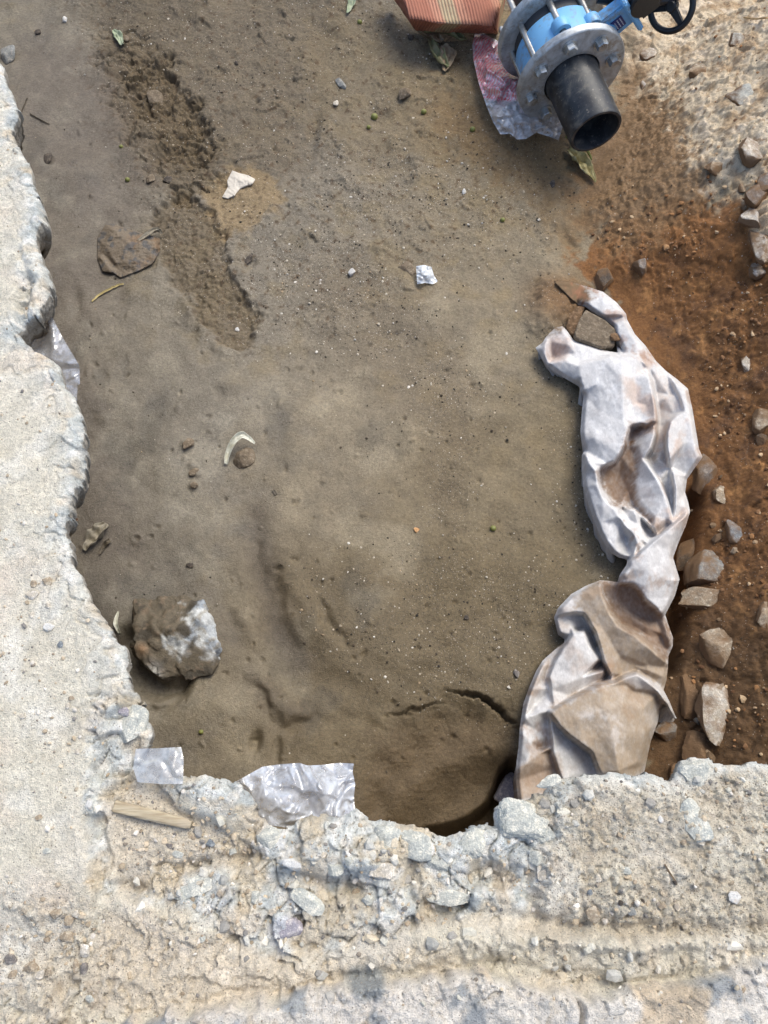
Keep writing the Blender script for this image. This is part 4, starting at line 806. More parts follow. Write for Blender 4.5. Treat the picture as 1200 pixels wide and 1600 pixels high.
# ------------------------------------------------------------------ rocks
def rock_geo(seed, dims, sub=4, cuts=11, rough=.05, flat=0., pw=None):
    bm = bmesh.new(); bmesh.ops.create_icosphere(bm, subdivisions=sub, radius=1.)
    V = np.array([v.co[:] for v in bm.verts]); T = np.array([[v.index for v in f.verts] for f in bm.faces]); bm.free()
    rs = np.random.RandomState(seed); pn = pw or rs.uniform(2.6, 5.); V = V/((np.abs(V)**pn).sum(1)**(1/pn))[:, None]
    qa, qb = rs.uniform(-.5, .5, 2); V[:, 0] += V[:, 1]*qa*.5; V[:, 1] *= 1+V[:, 0]*qb*.35
    for _ in range(cuts):
        n = rs.normal(size=3); n /= np.linalg.norm(n); d = rs.uniform(.58, .95)
        s = V@n; V = V-np.maximum(0, s-d)[:, None]*n[None, :]*.93
    a, b, c = V.T
    q = fbm(a*1.1+c*.7+seed, b*1.1-c*.5, 1.6, 4, seed)+.5*fbm(a-c, b+c, 5, 3, seed+9)
    fh, _, _ = facets(a+c*.6+seed, b-c*.6, 3.2, seed % 999, .9)
    V = V*(1+rough*q+rough*.6*fh)[:, None]
    mx = np.abs(V).max(0); V = V/mx*np.array(dims)*.5
    return V, T
ROCKC = {'bg': ((140, 142, 140), (116, 116, 112), (160, 154, 142)), 'tan': ((168, 150, 126), (134, 126, 112), (190, 180, 162)), 'gr': ((128, 122, 116), (104, 98, 94), (154, 146, 136)), 'wh': ((214, 212, 206), (190, 188, 184), (170, 160, 146)),
         'br': ((122, 96, 70), (98, 76, 54), (140, 114, 88)), 'pale': ((198, 186, 166), (178, 174, 166), (216, 210, 200)), 'blue': ((126, 132, 136), (104, 110, 114), (156, 158, 156)), 'dk': ((84, 76, 68), (60, 56, 52), (108, 98, 86)),
         'pur': ((160, 154, 160), (136, 134, 142), (184, 176, 170)), 'con': ((188, 187, 176), (160, 164, 160), (206, 200, 184)), 'or': ((206, 160, 112), (180, 130, 84), (214, 180, 140)), 'mud': ((122, 108, 90), (102, 90, 74), (136, 124, 106))}
def coated(name, cs):
    m = rock_mat(name, *cs, bs=.55); nt = m.node_tree; b = nt.nodes['Principled BSDF']; src = b.inputs['Base Color'].links[0].from_socket
    g = N(nt, 'ShaderNodeNewGeometry'); sp = N(nt, 'ShaderNodeSeparateXYZ'); nt.links.new(g.outputs['Normal'], sp.inputs[0])
    n = noise(nt, g.outputs['Position'], 32, 4, .6); k = mth(nt, 'ADD', mth(nt, 'SUBTRACT', 1., sp.outputs[2]), mth(nt, 'MULTIPLY', mth(nt, 'SUBTRACT', n, .5), 2.2))
    nt.links.new(mix(nt, ramp(nt, k, -.15, .40, .12, .96), src, tuple(srgb((118, 92, 66)))), b.inputs['Base Color']); return m
RM = {k: rock_mat('rock_'+k, *[tuple(srgb(c)) for c in v], bs=.55) for k, v in ROCKC.items()}
RC = {k: coated('muddy_rock_'+k, [tuple(srgb(c)) for c in v]) for k, v in ROCKC.items()}
def rock(px, py, w_, h_, ang, kind, label, on='f', hz=.6, sink=.3, cat='stone', name='stone', seed=None, tilt=(0, 0), group=None, sub=4, rough=.07, dz=0., cuts=14):
    p = fhit(px, py) if on == 'f' else rhit(px, py)
    k = depth_of(p)/FPX; W, Hh = w_*k, h_*k
    # vertical foreshortening of the ground plane
    d = ray(px, py); d = d/np.linalg.norm(d); f = max(.55, -d[2]) ; Hh = Hh/ (f if on == 'f' else 1)
    Dz = min(W, Hh)*hz; sink = sink+(.20 if on == 'f' and px > 980 else 0)
    seed = seed if seed is not None else int(px*13+py*7)
    V, T = rock_geo(seed, (W, Hh, Dz), sub if max(w_, h_) > 14 else 2, cuts=cuts, rough=rough)
    o = mesh_np(name, V, None, RC[kind] if (on == 'f' and px > 900) else RM[kind], F3=T, smooth=True)
    o.data.set_sharp_from_angle(angle=R(38))
    o.location = (p.x, p.y, p.z+Dz*(.5-sink)+dz); o.rotation_euler = (R(tilt[0]), R(tilt[1]), R(-ang))
    return tag(o, label, cat, group)
rocks = [
 # right bank, beside the cloth
 (1102, 738, 44, 60, 25, 'gr', 'dark grey stone tucked against the right edge of the white cloth', 'f', .7, .35), (1127, 774, 25, 30, 0, 'tan', 'small tan stone in the bank just below the dark grey stone by the cloth', 'f', .8, .4),
 (1150, 835, 32, 42, 5, 'blue', 'squarish blue-grey stone set in the brown bank above the big flat-faced stone', 'f', .6, .4), (1103, 887, 66, 62, 20, 'bg', 'big flat-faced grey stone right of the cloth twist', 'f', .6, .45),
 (1112, 938, 102, 36, 4, 'tan', 'long low mud-smeared stone under the big flat-faced grey stone', 'f', .7, .5), (1076, 868, 36, 62, 25, 'dk', 'dark wet stone down in the gap beside the cloth twist', 'f', .7, .45),
 (1128, 1020, 78, 78, 20, 'tan', 'large rounded pale stone half coated in mud on the right bank', 'f', .55, .5), (1118, 1117, 60, 92, 14, 'pale', 'tall angular cream stone near the pit corner at lower right', 'f', .5, .3),
 (1085, 1098, 46, 84, -5, 'br', 'brown mud-coated block between the cloth and the tall cream stone', 'f', .6, .45), (1043, 1142, 38, 32, -40, 'bg', 'small jagged grey stone at the lower right edge of the cloth', 'f', .6, .25),
 (1098, 1172, 66, 56, 5, 'br', 'low brown earth-coated block just above the rim at lower right', 'f', .5, .5), (1062, 1206, 34, 26, 0, 'br', 'brown clod wedged under the rim below the cloth', 'f', .7, .3),
 (1001, 418, 27, 27, 10, 'gr', 'single grey stone on the orange bank above the cloth', 'f', .8, .25), (944, 437, 30, 38, 15, 'dk', 'dark brown clod at the upper end of the cloth', 'f', .8, .4),
 (1040, 389, 11, 9, 0, 'or', 'tiny orange chip on the bank above the grey stone', 'f', .6, .2), (1166, 568, 18, 34, 8, 'pale', 'narrow pale stone sticking out of the orange bank at the right', 'f', .8, .45),
 (1190, 658, 32, 36, 0, 'tan', 'tan stone in the orange bank at the right edge of the photo', 'f', .8, .4), (1196, 964, 32, 46, 0, 'tan', 'brown-grey stone at the right edge level with the cloth twist', 'f', .7, .4), (1193, 685, 22, 20, 0, 'dk', 'dark stone just below the tan stone in the orange bank', 'f', .7, .4),
 (1180, 310, 40, 30, -15, 'gr', 'grey purple stone topmost in the pale ledge at the right edge', 'f', .7, .3), (1172, 346, 36, 24, 20, 'pale', 'flat cream stone below the grey purple one in the pale ledge', 'f', .7, .3),
 (1192, 384, 38, 54, 0, 'pale', 'largest cream lump hanging at the bottom of the pale ledge', 'f', .7, .3), (1158, 296, 14, 12, 0, 'tan', 'small tan chip left of the grey purple ledge stone', 'f', .7, .3),
 (1176, 236, 58, 36, 15, 'pale', 'large cream lump sunk in the pale bank above the ledge', 'f', .6, .45), (1120, 262, 36, 22, -10, 'tan', 'tan lump sunk in the pale bank left of the ledge', 'f', .6, .45), (1165, 150, 46, 34, -20, 'con', 'grey-white lump sunk in the pale bank at the right edge', 'f', .6, .5),
 (1092, 112, 32, 24, 10, 'tan', 'tan lump in the pale bank below the handwheel', 'f', .6, .45), (1014, 84, 26, 20, 25, 'pale', 'cream lump in the bank left of and below the handwheel', 'f', .6, .45), (1150, 62, 28, 18, 0, 'con', 'grey pebble below the pale broken twig', 'f', .6, .4), (1005, 134, 12, 12, 0, 'wh', 'small white pebble in the bank beside the steel flange', 'f', .6, .35),
 (1195, 290, 40, 34, 30, 'gr', 'dark purple-grey stone behind the topmost ledge stone', 'f', .7, .3), (1186, 425, 30, 22, 10, 'pale', 'cream lump fallen just below the pale ledge', 'f', .7, .35),
 # pit floor
 (637, 420, 30, 17, 32, 'mud', 'smooth dark oval stone half sunk in the middle of the mud floor', 'f', .5, .5), (550, 427, 11, 12, 20, 'wh', 'small round white pebble on the mud left of the oval stone', 'f', .8, .25),
 (15, 90, 25, 20, -10, 'bg', 'grey stone on the mud at the top left beside the slab', 'f', .7, .3), (806, 1053, 11, 16, -20, 'gr', 'little grey pebble on the mud above the crack', 'f', .7, .3), (382, 716, 36, 32, 0, 'mud', 'mud-coated pebble half ringed by the pale curled leaf', 'f', .7, .4),
 (863, 290, 9, 12, 10, 'dk', 'small black pebble below the wilted yellow leaf', 'f', .6, .3), (725, 300, 7, 8, 0, 'wh', 'tiny white chip on the gritty mud below the pink bag', 'f', .7, .2), (534, 133, 12, 18, -30, 'bg', 'shiny bluish pebble pressed in the boot mark at top centre', 'f', .6, .4),
 (525, 163, 9, 8, 0, 'pale', 'small cream chip beside the boot mark at top centre', 'f', .6, .2), (245, 157, 28, 22, 0, 'mud', 'round brown clod lying in the upper boot print', 'f', .8, .3), (370, 101, 7, 6, 0, 'dk', 'tiny black pebble on rough mud near the top', 'f', .7, .2),
 (651, 829, 10, 9, 0, 'or', 'small reddish pebble in the lower middle of the mud floor', 'f', .6, .3), (729, 965, 9, 8, 0, 'dk', 'small dark pebble on brown sand above the crack', 'f', .6, .3), (389, 407, 14, 18, 20, 'dk', 'dark clod beside the lower boot print', 'f', .7, .4),
 (371, 516, 7, 6, 0, 'wh', 'tiny white chip inside the toe of the lower boot print', 'f', .7, .2), (298, 884, 13, 9, 10, 'dk', 'small dark stone on silt above the boulder', 'f', .6, .3), (294, 695, 20, 18, 0, 'mud', 'topmost muddy clod left of the curled leaf', 'f', .6, .4), (303, 737, 13, 18, 40, 'mud', 'middle muddy clod left of the curled leaf', 'f', .6, .4), (304, 760, 13, 11, 0, 'mud', 'lowest muddy clod left of the curled leaf', 'f', .6, .4),
 (75, 249, 14, 14, 0, 'dk', 'dark pebble sunk in silt beside the upper slab edge', 'f', .5, .4), (102, 32, 8, 7, 0, 'wh', 'small white pebble near the top left corner', 'f', .7, .2), (60, 52, 10, 8, 0, 'dk', 'dark chip above the grey stone at top left', 'f', .6, .3), (632, 150, 22, 14, 10, 'mud', 'muddy clod right of the boot mark at top centre', 'f', .7, .4), (642, 60, 10, 9, 0, 'dk', 'small dark stone below the left corner of the red box', 'f', .7, .3),
 (198, 62, 10, 8, 0, 'mud', 'small muddy clod near the pale leaf at top left', 'f', .7, .3), (235, 282, 16, 12, 0, 'mud', 'lumpy clod between the two boot prints', 'f', .7, .4), (262, 282, 14, 10, 10, 'dk', 'dark lump right of the clod between the boot prints', 'f', .7, .4),
 # slab and rim
 (18, 1498, 22, 15, 5, 'gr', 'flat grey-brown stone near the left edge of the slab', 'r', .6, .25), (52, 1511, 27, 18, 0, 'tan', 'blocky tan stone lowest left of the slab pile', 'r', .7, .25), (135, 1485, 20, 21, 15, 'pale', 'bright cream stone at the right of the slab stone pile', 'r', .8, .2),
 (112, 1438, 15, 15, 10, 'tan', 'tan stone topped on the slab stone pile', 'r', .8, .2), (121, 1427, 13, 12, 0, 'pale', 'pale stone highest in the slab stone pile', 'r', .8, .2), (88, 1427, 20, 15, -20, 'tan', 'broken tan stone left of the highest pale stone on the slab', 'r', .6, .25), (105, 1465, 26, 18, 12, 'tan', 'wide tan stone in the middle of the slab pile', 'r', .6, .25),
 (121, 1508, 11, 22, -8, 'tan', 'narrow upright tan stone under the bright cream stone', 'r', .7, .25), (133, 1513, 14, 17, 10, 'gr', 'grey stone touching the narrow tan one on the slab', 'r', .7, .25), (142, 1561, 15, 13, 0, 'con', 'lone pale grey stone at the bottom left of the slab', 'r', .7, .25),
 (22, 1522, 15, 13, 0, 'tan', 'small tan stone under the flat grey-brown slab stone', 'r', .7, .3), (66, 1522, 13, 15, 10, 'pale', 'small cream stone right of the blocky tan stone', 'r', .7, .3), (79, 1518, 11, 13, 0, 'tan', 'little tan stone between the blocky and the narrow slab stones', 'r', .7, .3), (76, 1468, 12, 10, 0, 'tan', 'small tan stone left of the wide slab pile stone', 'r', .7, .3),
 (77, 981, 19, 14, 0, 'wh', 'white stone on the slab left of the boulder', 'r', .5, .3), (51, 931, 22, 14, 5, 'pale', 'flat cream stone on the slab above the white one', 'r', .5, .4), (96, 1008, 10, 12, 0, 'blue', 'small blue stone on the slab left of the boulder', 'r', .6, .25), (74, 909, 17, 14, 0, 'tan', 'tan pebble highest on the left slab', 'r', .6, .35),
 (55, 914, 13, 12, 0, 'tan', 'tan pebble left of the highest one on the slab', 'r', .6, .35), (77, 948, 10, 12, 0, 'pale', 'small cream pebble between the flat and the white slab stones', 'r', .6, .3), (51, 962, 9, 10, 0, 'pale', 'small cream pebble above left of the white slab stone', 'r', .6, .3), (107, 1104, 8, 9, 0, 'pale', 'little cream pebble on the slab level with the crack', 'r', .6, .3),
 (112, 1092, 11, 9, 0, 'tan', 'little tan pebble on the slab beside a cream pebble', 'r', .6, .3), (37, 1120, 11, 9, 0, 'pale', 'little cream pebble on the middle of the lower slab', 'r', .6, .3), (122, 1104+70, 9, 9, 0, 'pale', 'little cream pebble on the slab near the milky plastic', 'r', .6, .3), (62, 1277, 12, 10, 0, 'tan', 'lone tan pebble on the slab left of the wooden stick', 'r', .6, .3), (75, 1329, 14, 10, 0, 'con', 'pale blue-grey pebble on the slab below the wooden stick', 'r', .5, .3),
 (1082, 1284, 44, 68, -22, 'con', 'large flat grey stone lying on the right part of the rim', 'r', .22, .45), (978, 1361, 18, 14, 15, 'con', 'grey-white stone on the dirt left of the large flat grey stone', 'r', .7, .25), (935, 1372, 11, 13, 0, 'pale', 'small cream stone left of the grey-white one on the rim', 'r', .7, .25), (925, 1427, 24, 26, 20, 'tan', 'tan wedge-shaped stone above the groove in the rim', 'r', .6, .3),
 (985, 1424, 14, 14, 0, 'bg', 'grey stone in the dark gravel above the rim groove', 'r', .7, .25), (920, 1394, 9, 10, 0, 'blue', 'tiny blue stone above the tan wedge-shaped stone', 'r', .7, .25), (1144, 1400, 22, 20, 20, 'wh', 'bright white chip at the right of the rim', 'r', .4, .2), (1095, 1317, 15, 10, 10, 'pale', 'cream pebble at the lower end of the large flat grey stone', 'r', .6, .3),
 (1067, 1317, 10, 10, 0, 'tan', 'tan pebble left below the large flat grey stone', 'r', .6, .3), (1031, 1280, 9, 11, 0, 'wh', 'small white pebble left of the large flat grey stone', 'r', .7, .2), (1033, 1415, 12, 11, 0, 'tan', 'tan pebble between the grey gravel stone and the white chip', 'r', .7, .25), (1187, 1383, 10, 9, 0, 'pale', 'cream pebble at the right edge above the groove', 'r', .7, .25),
 (1003, 1408, 10, 10, 0, 'dk', 'dark pebble right of the grey stone in the gravel', 'r', .7, .25), (968, 1410, 9, 9, 0, 'dk', 'dark pebble left of the grey stone in the gravel', 'r', .7, .25), (1052, 1378, 9, 8, 0, 'dk', 'dark pebble beside the thin twig on the rim', 'r', .7, .25),
 (525, 1357, 26, 22, 0, 'con', 'rounded grey stone in the middle of the broken rim rubble', 'r', .7, .3), (460, 1350, 38, 18, 15, 'wh', 'long white stone in the rubble below the shiny bag', 'r', .7, .3), (142, 1257, 12, 18, 0, 'wh', 'white stone on the slab edge left of the wooden stick', 'r', .7, .3), (330, 1317, 15, 13, 0, 'blue', 'blue-grey stone in the dirt pocket below the wooden stick', 'r', .7, .3),
 (450, 1450, 50, 36, 5, 'pur', 'smooth lilac-grey stone sunk in the lower rim', 'r', .35, .5), (576, 1406, 20, 16, 30, 'con', 'pale grey stone in the rubble right of the lilac one', 'r', .7, .3), (400, 1402, 13, 20, 0, 'con', 'narrow pale stone above the lilac-grey stone', 'r', .7, .3), (316, 1467, 13, 11, 0, 'con', 'lone pebble on the sandy patch left of the lilac-grey stone', 'r', .6, .3), (428, 1425, 18, 12, 20, 'pale', 'cream stone just above the lilac-grey stone', 'r', .6, .3),
 (193, 1111, 22, 14, 20, 'pur', 'small purple-grey stone on the slab corner under the boulder', 'r', .7, .3), (505, 1335, 12, 9, 0, 'pale', 'small cream chip above the rounded grey rubble stone', 'r', .7, .3), (268, 1440, 8, 7, 0, 'pale', 'small cream chip on the sandy patch', 'r', .6, .3), (365, 1330, 14, 12, 0, 'con', 'grey stone left of the long white rubble stone', 'r', .7, .3),
 (555, 1395, 16, 12, -20, 'tan', 'tan stone in the dark hollow of the rubble', 'r', .7, .3), (545, 1345, 14, 16, 0, 'con', 'pale stone right of the rounded grey rubble stone', 'r', .7, .3), (280, 1335, 20, 12, 30, 'con', 'flat grey chip at the bottom of the dirt pocket', 'r', .5, .3), (265, 1322, 12, 9, 0, 'gr', 'dark grey chip in the dirt pocket', 'r', .6, .3), (838, 1340, 26, 24, 10, 'con', 'grey block left of the loose dirt on the right rim', 'r', .8, .4),
]
for r_ in rocks:
    rock(*r_[:7], on=r_[7], hz=r_[8], sink=r_[9], group={'r': 'stones on the rim', 'f': 'stones in the pit'}[r_[7]])
blocks = [(818, 1282, 84, 60, 10, 'con', 'large blue-grey broken block on the rim left of the cloth end'), (848, 1305, 40, 40, 0, 'con', 'smaller broken block touching the large blue-grey block'), (858, 1222, 44, 20, -15, 'con', 'thin grey block on the edge over the cloth end'),
  (1090, 1207, 58, 46, -5, 'con', 'pale block on the rim edge at lower right'), (652, 1318, 62, 52, 0, 'con', 'broken concrete lump at the rim edge, lowest into the pit'), (606, 1308, 46, 40, 10, 'con', 'broken concrete lump left of the lowest one'), (737, 1318, 54, 44, -10, 'con', 'broken concrete lump right of the lowest one'),
  (205, 1132, 52, 62, 10, 'con', 'blue-white broken lump on the slab corner'), (690, 1345, 46, 30, 0, 'con', 'low concrete lump behind the rim edge lumps'), (480, 1410, 60, 30, 30, 'con', 'low concrete lump above the lilac stone'), (700, 1400, 70, 30, 10, 'con', 'long low lump below the round hollow'), (600, 1360, 50, 34, -20, 'pale', 'cream concrete lump left of the round hollow'),
  (300, 1385, 70, 34, -10, 'con', 'bluish lump at the foot of the dirt pocket'), (420, 1310, 40, 34, 0, 'con', 'concrete lump under the shiny bag'), (850, 1365, 22, 34, 0, 'pale', 'narrow cream lump beside the right-hand dirt')]
for k, b_ in enumerate(blocks):
    rock(*b_, on='r', hz=.42, sink=.55, cat='rubble block', name='rubble_block', sub=5, rough=.11, cuts=16, group='broken concrete blocks in the rim')
# ------------------------------------------------------------------ boulder in the mud
p = fhit(268, 1004); kk = depth_of(p)/FPX
V, T = rock_geo(81, (158*kk, 122*kk/.86, 72*kk), 6, 26, .06, pw=2.3)
a, b_, c_ = V.T; pxr = a/kk; pyr = -b_/kk*.86
V = V*(1+.09*facets(a+c_*.4, b_-c_*.4, 13, 603, 1.3)[0])[:, None]; nz = fbm(a+c_*.5, b_, 26, 4, 600); n2_ = fbm(a, b_+c_*.5, 70, 4, 601)
fh, fd_, frr = facets(a+c_*.3, b_-c_*.3, 34, 602, 1.2); V = V*(1+.035*fh+.03*n2_+.03*nz)[:, None]
for bx_, by_, r_ in ((-12, -18, 15), (12, -8, 16), (-40, 12, 10), (-28, 22, 9), (-18, 10, 8), (50, -30, 14), (-45, -22, 10), (0, -35, 9)):
    g_ = np.exp(-(((pxr-bx_)**2+(pyr-by_)**2)/(r_*r_))**2)*(c_ > 0); V[:, 2] += g_*r_*kk*.6
cc = np.zeros((len(V), 3)); cc[:] = srgb((100, 91, 76)); cc = mixc(cc, (74, 68, 58), sst(nz, .0, .3)); cc = mixc(cc, (124, 108, 90), .8*sst(n2_, .15, .4))
wm = np.clip(1-sst(psd(pxr, pyr, [(26, -36), (40, -66), (95, -60), (95, 26), (62, 22), (46, 6), (22, 22), (2, 12), (8, 0), (30, -8)])+10*nz*3, -6, 6), 0, 1)
cc = cc*(1-wm[:, None])+wm[:, None]*mixc(mixc(np.zeros_like(cc)+srgb((198, 200, 198)), (126, 136, 148), .7*sst(nz, .0, .2)), (136, 126, 106), .6*sst(n2_, .08, .25))
cc = mixc(cc, (200, 196, 188), .8*np.exp(-((pxr+20)**2+(pyr-46)**2)/160)); cc = mixc(cc, (150, 116, 84), .6*np.exp(-((pxr+36)**2+(pyr-16)**2)/60))
o = mesh_np('boulder', V, None, rock_mat('boulder_rock', 0, 0, usecol=True, bs=.7, rough=.7), np.clip(cc, 0, 1), F3=T)
o.location = (p.x, p.y, p.z-.002); tag(o, 'big muddy boulder with a white and blue broken side by the slab', 'boulder')
# ------------------------------------------------------------------ loose grit and gravel
def grit_obj(name, pts, sizes, cols, label, cat, flat=.7):
    t = (1+5**.5)/2; I = np.array([(-1, t, 0), (1, t, 0), (-1, -t, 0), (1, -t, 0), (0, -1, t), (0, 1, t), (0, -1, -t), (0, 1, -t), (t, 0, -1), (t, 0, 1), (-t, 0, -1), (-t, 0, 1)])/1.9
    FT = np.array([(0, 11, 5), (0, 5, 1), (0, 1, 7), (0, 7, 10), (0, 10, 11), (1, 5, 9), (5, 11, 4), (11, 10, 2), (10, 7, 6), (7, 1, 8), (3, 9, 4), (3, 4, 2), (3, 2, 6), (3, 6, 8), (3, 8, 9), (4, 9, 5), (2, 4, 11), (6, 2, 10), (8, 6, 7), (9, 8, 1)])
    n = len(pts); rs = np.random.RandomState(len(name)+n)
    V = I[None]*(1+rs.uniform(-.28, .28, (n, 12, 1)))*rs.uniform(.6, 1.3, (n, 1, 3))*np.array([1, 1, flat]); a = rs.uniform(0, 6.28, n)
    ca, sa = np.cos(a)[:, None], np.sin(a)[:, None]; V = np.stack([V[..., 0]*ca-V[..., 1]*sa, V[..., 0]*sa+V[..., 1]*ca, V[..., 2]], -1)
    V = V*np.asarray(sizes)[:, None, None]*.5+np.asarray(pts)[:, None, :]
    T = (FT[None]+12*np.arange(n)[:, None, None]).reshape(-1, 3)
    o = mesh_np(name, V.reshape(-1, 3), None, GRM, np.repeat(cols, 12, 0), F3=T, smooth=False)
    return tag(o, label, cat, kind='stuff')
GRM = rock_mat('gravel_rock', 0, 0, usecol=True, bs=.3, sc=3)
def scatter(n, dens, zf, box, smin, smax, pal, seed, flat=.7, up=.15):
    rs = np.random.RandomState(seed); x = rs.uniform(box[0], box[1], n*8); y = rs.uniform(box[2], box[3], n*8)
    z_ = zf(x, y); pxx, pyy = proj(x, y, z_); d = np.clip(dens(pxx, pyy, x, y), 0, 1)*(pxx > -30)*(pxx < 1230)*(pyy > -30)*(pyy < 1630)
    k = rs.uniform(0, 1, len(x)) < d; x, y, z_ = x[k][:n], y[k][:n], z_[k][:n]
    s = smin+(smax-smin)*rs.uniform(0, 1, len(x))**3.2
    c = np.array([srgb(q) for q in pal])[rs.randint(0, len(pal), len(x))]*rs.uniform(.75, 1.15, (len(x), 1))
    return np.stack([x, y, z_+s*up], 1), s, np.clip(c, 0, 1)
def d_rim(px_, py_, x, y):
    n_ = 12*vn(x, y, 20, 700)*1.
    sdv = sd_rim(x, y)
    return np.where(sdv < -.008, .05+.9*area(px_, py_, [(-20, 1400), (60, 1385), (150, 1415), (165, 1500), (120, 1610), (-50, 1640)], 25, n_)*(.35+.9*vn(x, y, 9, 701))+.55*area(px_, py_, [(850, 1230), (1230, 1215), (1230, 1440), (1000, 1445), (860, 1430)], 16, n_)*(.5+1.2*vn(x, y, 8, 702))
      +.9*stroke(px_, py_, [(930, 1425), (1000, 1422), (1060, 1418)], 16)+.6*area(px_, py_, [(180, 1290), (330, 1290), (390, 1330), (280, 1370)], 14, n_)+.35*area(px_, py_, [(230, 1200), (780, 1260), (830, 1400), (400, 1480), (250, 1400)], 20, n_)+.35*area(px_, py_, [(200, 1440), (330, 1440), (330, 1480), (230, 1480)], 12)+.25*stroke(px_, py_, [(0, 960), (60, 1080), (100, 1180)], 50), 0)
pal_r = [(196, 182, 160), (176, 160, 136), (214, 206, 194), (150, 140, 126), (188, 172, 148), (130, 126, 120), (166, 150, 128)]
grit_obj('loose_gravel', *scatter(9000, d_rim, rim_z, (-.95, .78, -.33, 1.3), .0012, .0085, pal_r, 11), 'tan and grey crumbs and gravel strewn over the slab and the rim', 'gravel')
def d_chips(px_, py_, x, y):
    n_ = 12*vn(x, y, 20, 705); k_ = area(px_, py_, [(225, 1200), (400, 1250), (780, 1250), (880, 1205), (900, 1300), (840, 1400), (700, 1440), (400, 1500), (300, 1420), (170, 1385), (240, 1320), (370, 1260)], 16, n_)
    return np.where(sd_rim(x, y) < -.006, .75*k_*(.5+1.2*vn(x, y, 14, 706))+.25*stroke(px_, py_, [(150, 1100), (145, 1250), (170, 1390)], 14)+.35*area(px_, py_, [(170, 1430), (430, 1500), (840, 1450), (1200, 1470), (1200, 1540), (500, 1550)], 20, n_)+.5*stroke(px_, py_, [(870, 1240), (1000, 1240), (1180, 1215)], 18)+.3*stroke(px_, py_, [(560, 1470), (860, 1480), (1200, 1462)], 16), 0)
grit_obj('stone_chips', *scatter(1500, d_chips, rim_z, (-.95, .78, -.33, 1.3), .004, .018, [(208, 204, 192), (190, 186, 172), (176, 174, 166), (216, 210, 196), (192, 180, 158), (158, 154, 146)], 21, flat=.6), 'angular pale chips lying in the broken concrete of the rim', 'stone chips')
def d_floor(px_, py_, x, y):
    n_ = vn(x, y, 13, 710)
    g_ = stroke(px_, py_, [(480, 430), (600, 520), (720, 640)], 80)+.8*stroke(px_, py_, [(560, 270), (700, 300), (820, 340)], 60)+.8*stroke(px_, py_, [(900, 560), (900, 760), (960, 900)], 50)+.9*area(px_, py_, [(620, 860), (880, 900), (820, 1080), (600, 1060), (460, 930)], 60)+.35*area(px_, py_, [(200, 0), (900, 0), (860, 420), (400, 520)], 60)+.04
    return np.where((sd_rim(x, y) > -.15), g_*(.45+1.2*n_), 0)
grit_obj('pale_grit', *scatter(2200, d_floor, floor_z, (-1.25, 1.35, -.05, 2.55), .0018, .0075, [(190, 180, 162), (172, 158, 136), (206, 200, 188), (160, 140, 112)], 12, up=.1), 'pale grit specks scattered over the mud floor', 'grit')
grit_obj('dark_grit', *scatter(5200, d_floor, floor_z, (-1.25, 1.35, -.05, 2.55), .0018, .0065, [(70, 62, 52), (52, 48, 42), (92, 80, 66), (60, 52, 42)], 13, flat=.4, up=.06), 'dark flakes and crumbs scattered over the mud floor', 'grit')
def d_frag(px_, py_, x, y): return .9*stroke(px_, py_, [(1105, 720), (1110, 850), (1100, 960), (1120, 1080), (1100, 1190)], 42)*(.4+vn(x, y, 14, 725))+.25*area(px_, py_, [(1150, 280), (1210, 280), (1210, 420), (1160, 400)], 12)
grit_obj('stone_fragments', *scatter(260, d_frag, floor_z, (.3, 1.36, .0, 2.55), .008, .034, [(120, 98, 74), (140, 124, 104), (104, 84, 64), (150, 140, 124), (112, 92, 70)], 24, up=.05), 'broken muddy stone fragments between the larger stones of the bank', 'stone fragments')
def d_bank(px_, py_, x, y): return (.12+.88*sst(py_, 300, 380))*sst(x-np.interp(y, fyv, fxv), -.02, .05)*(.3+.9*vn(x, y, 8, 720))
grit_obj('bank_crumbs', *scatter(3600, d_bank, floor_z, (.3, 1.36, .0, 2.55), .002, .013, [(150, 110, 72), (120, 84, 52), (190, 164, 130), (104, 74, 50), (134, 100, 70), (166, 140, 110)], 14, up=.15), 'brown crumbs and pale chips over the orange bank', 'soil crumbs')
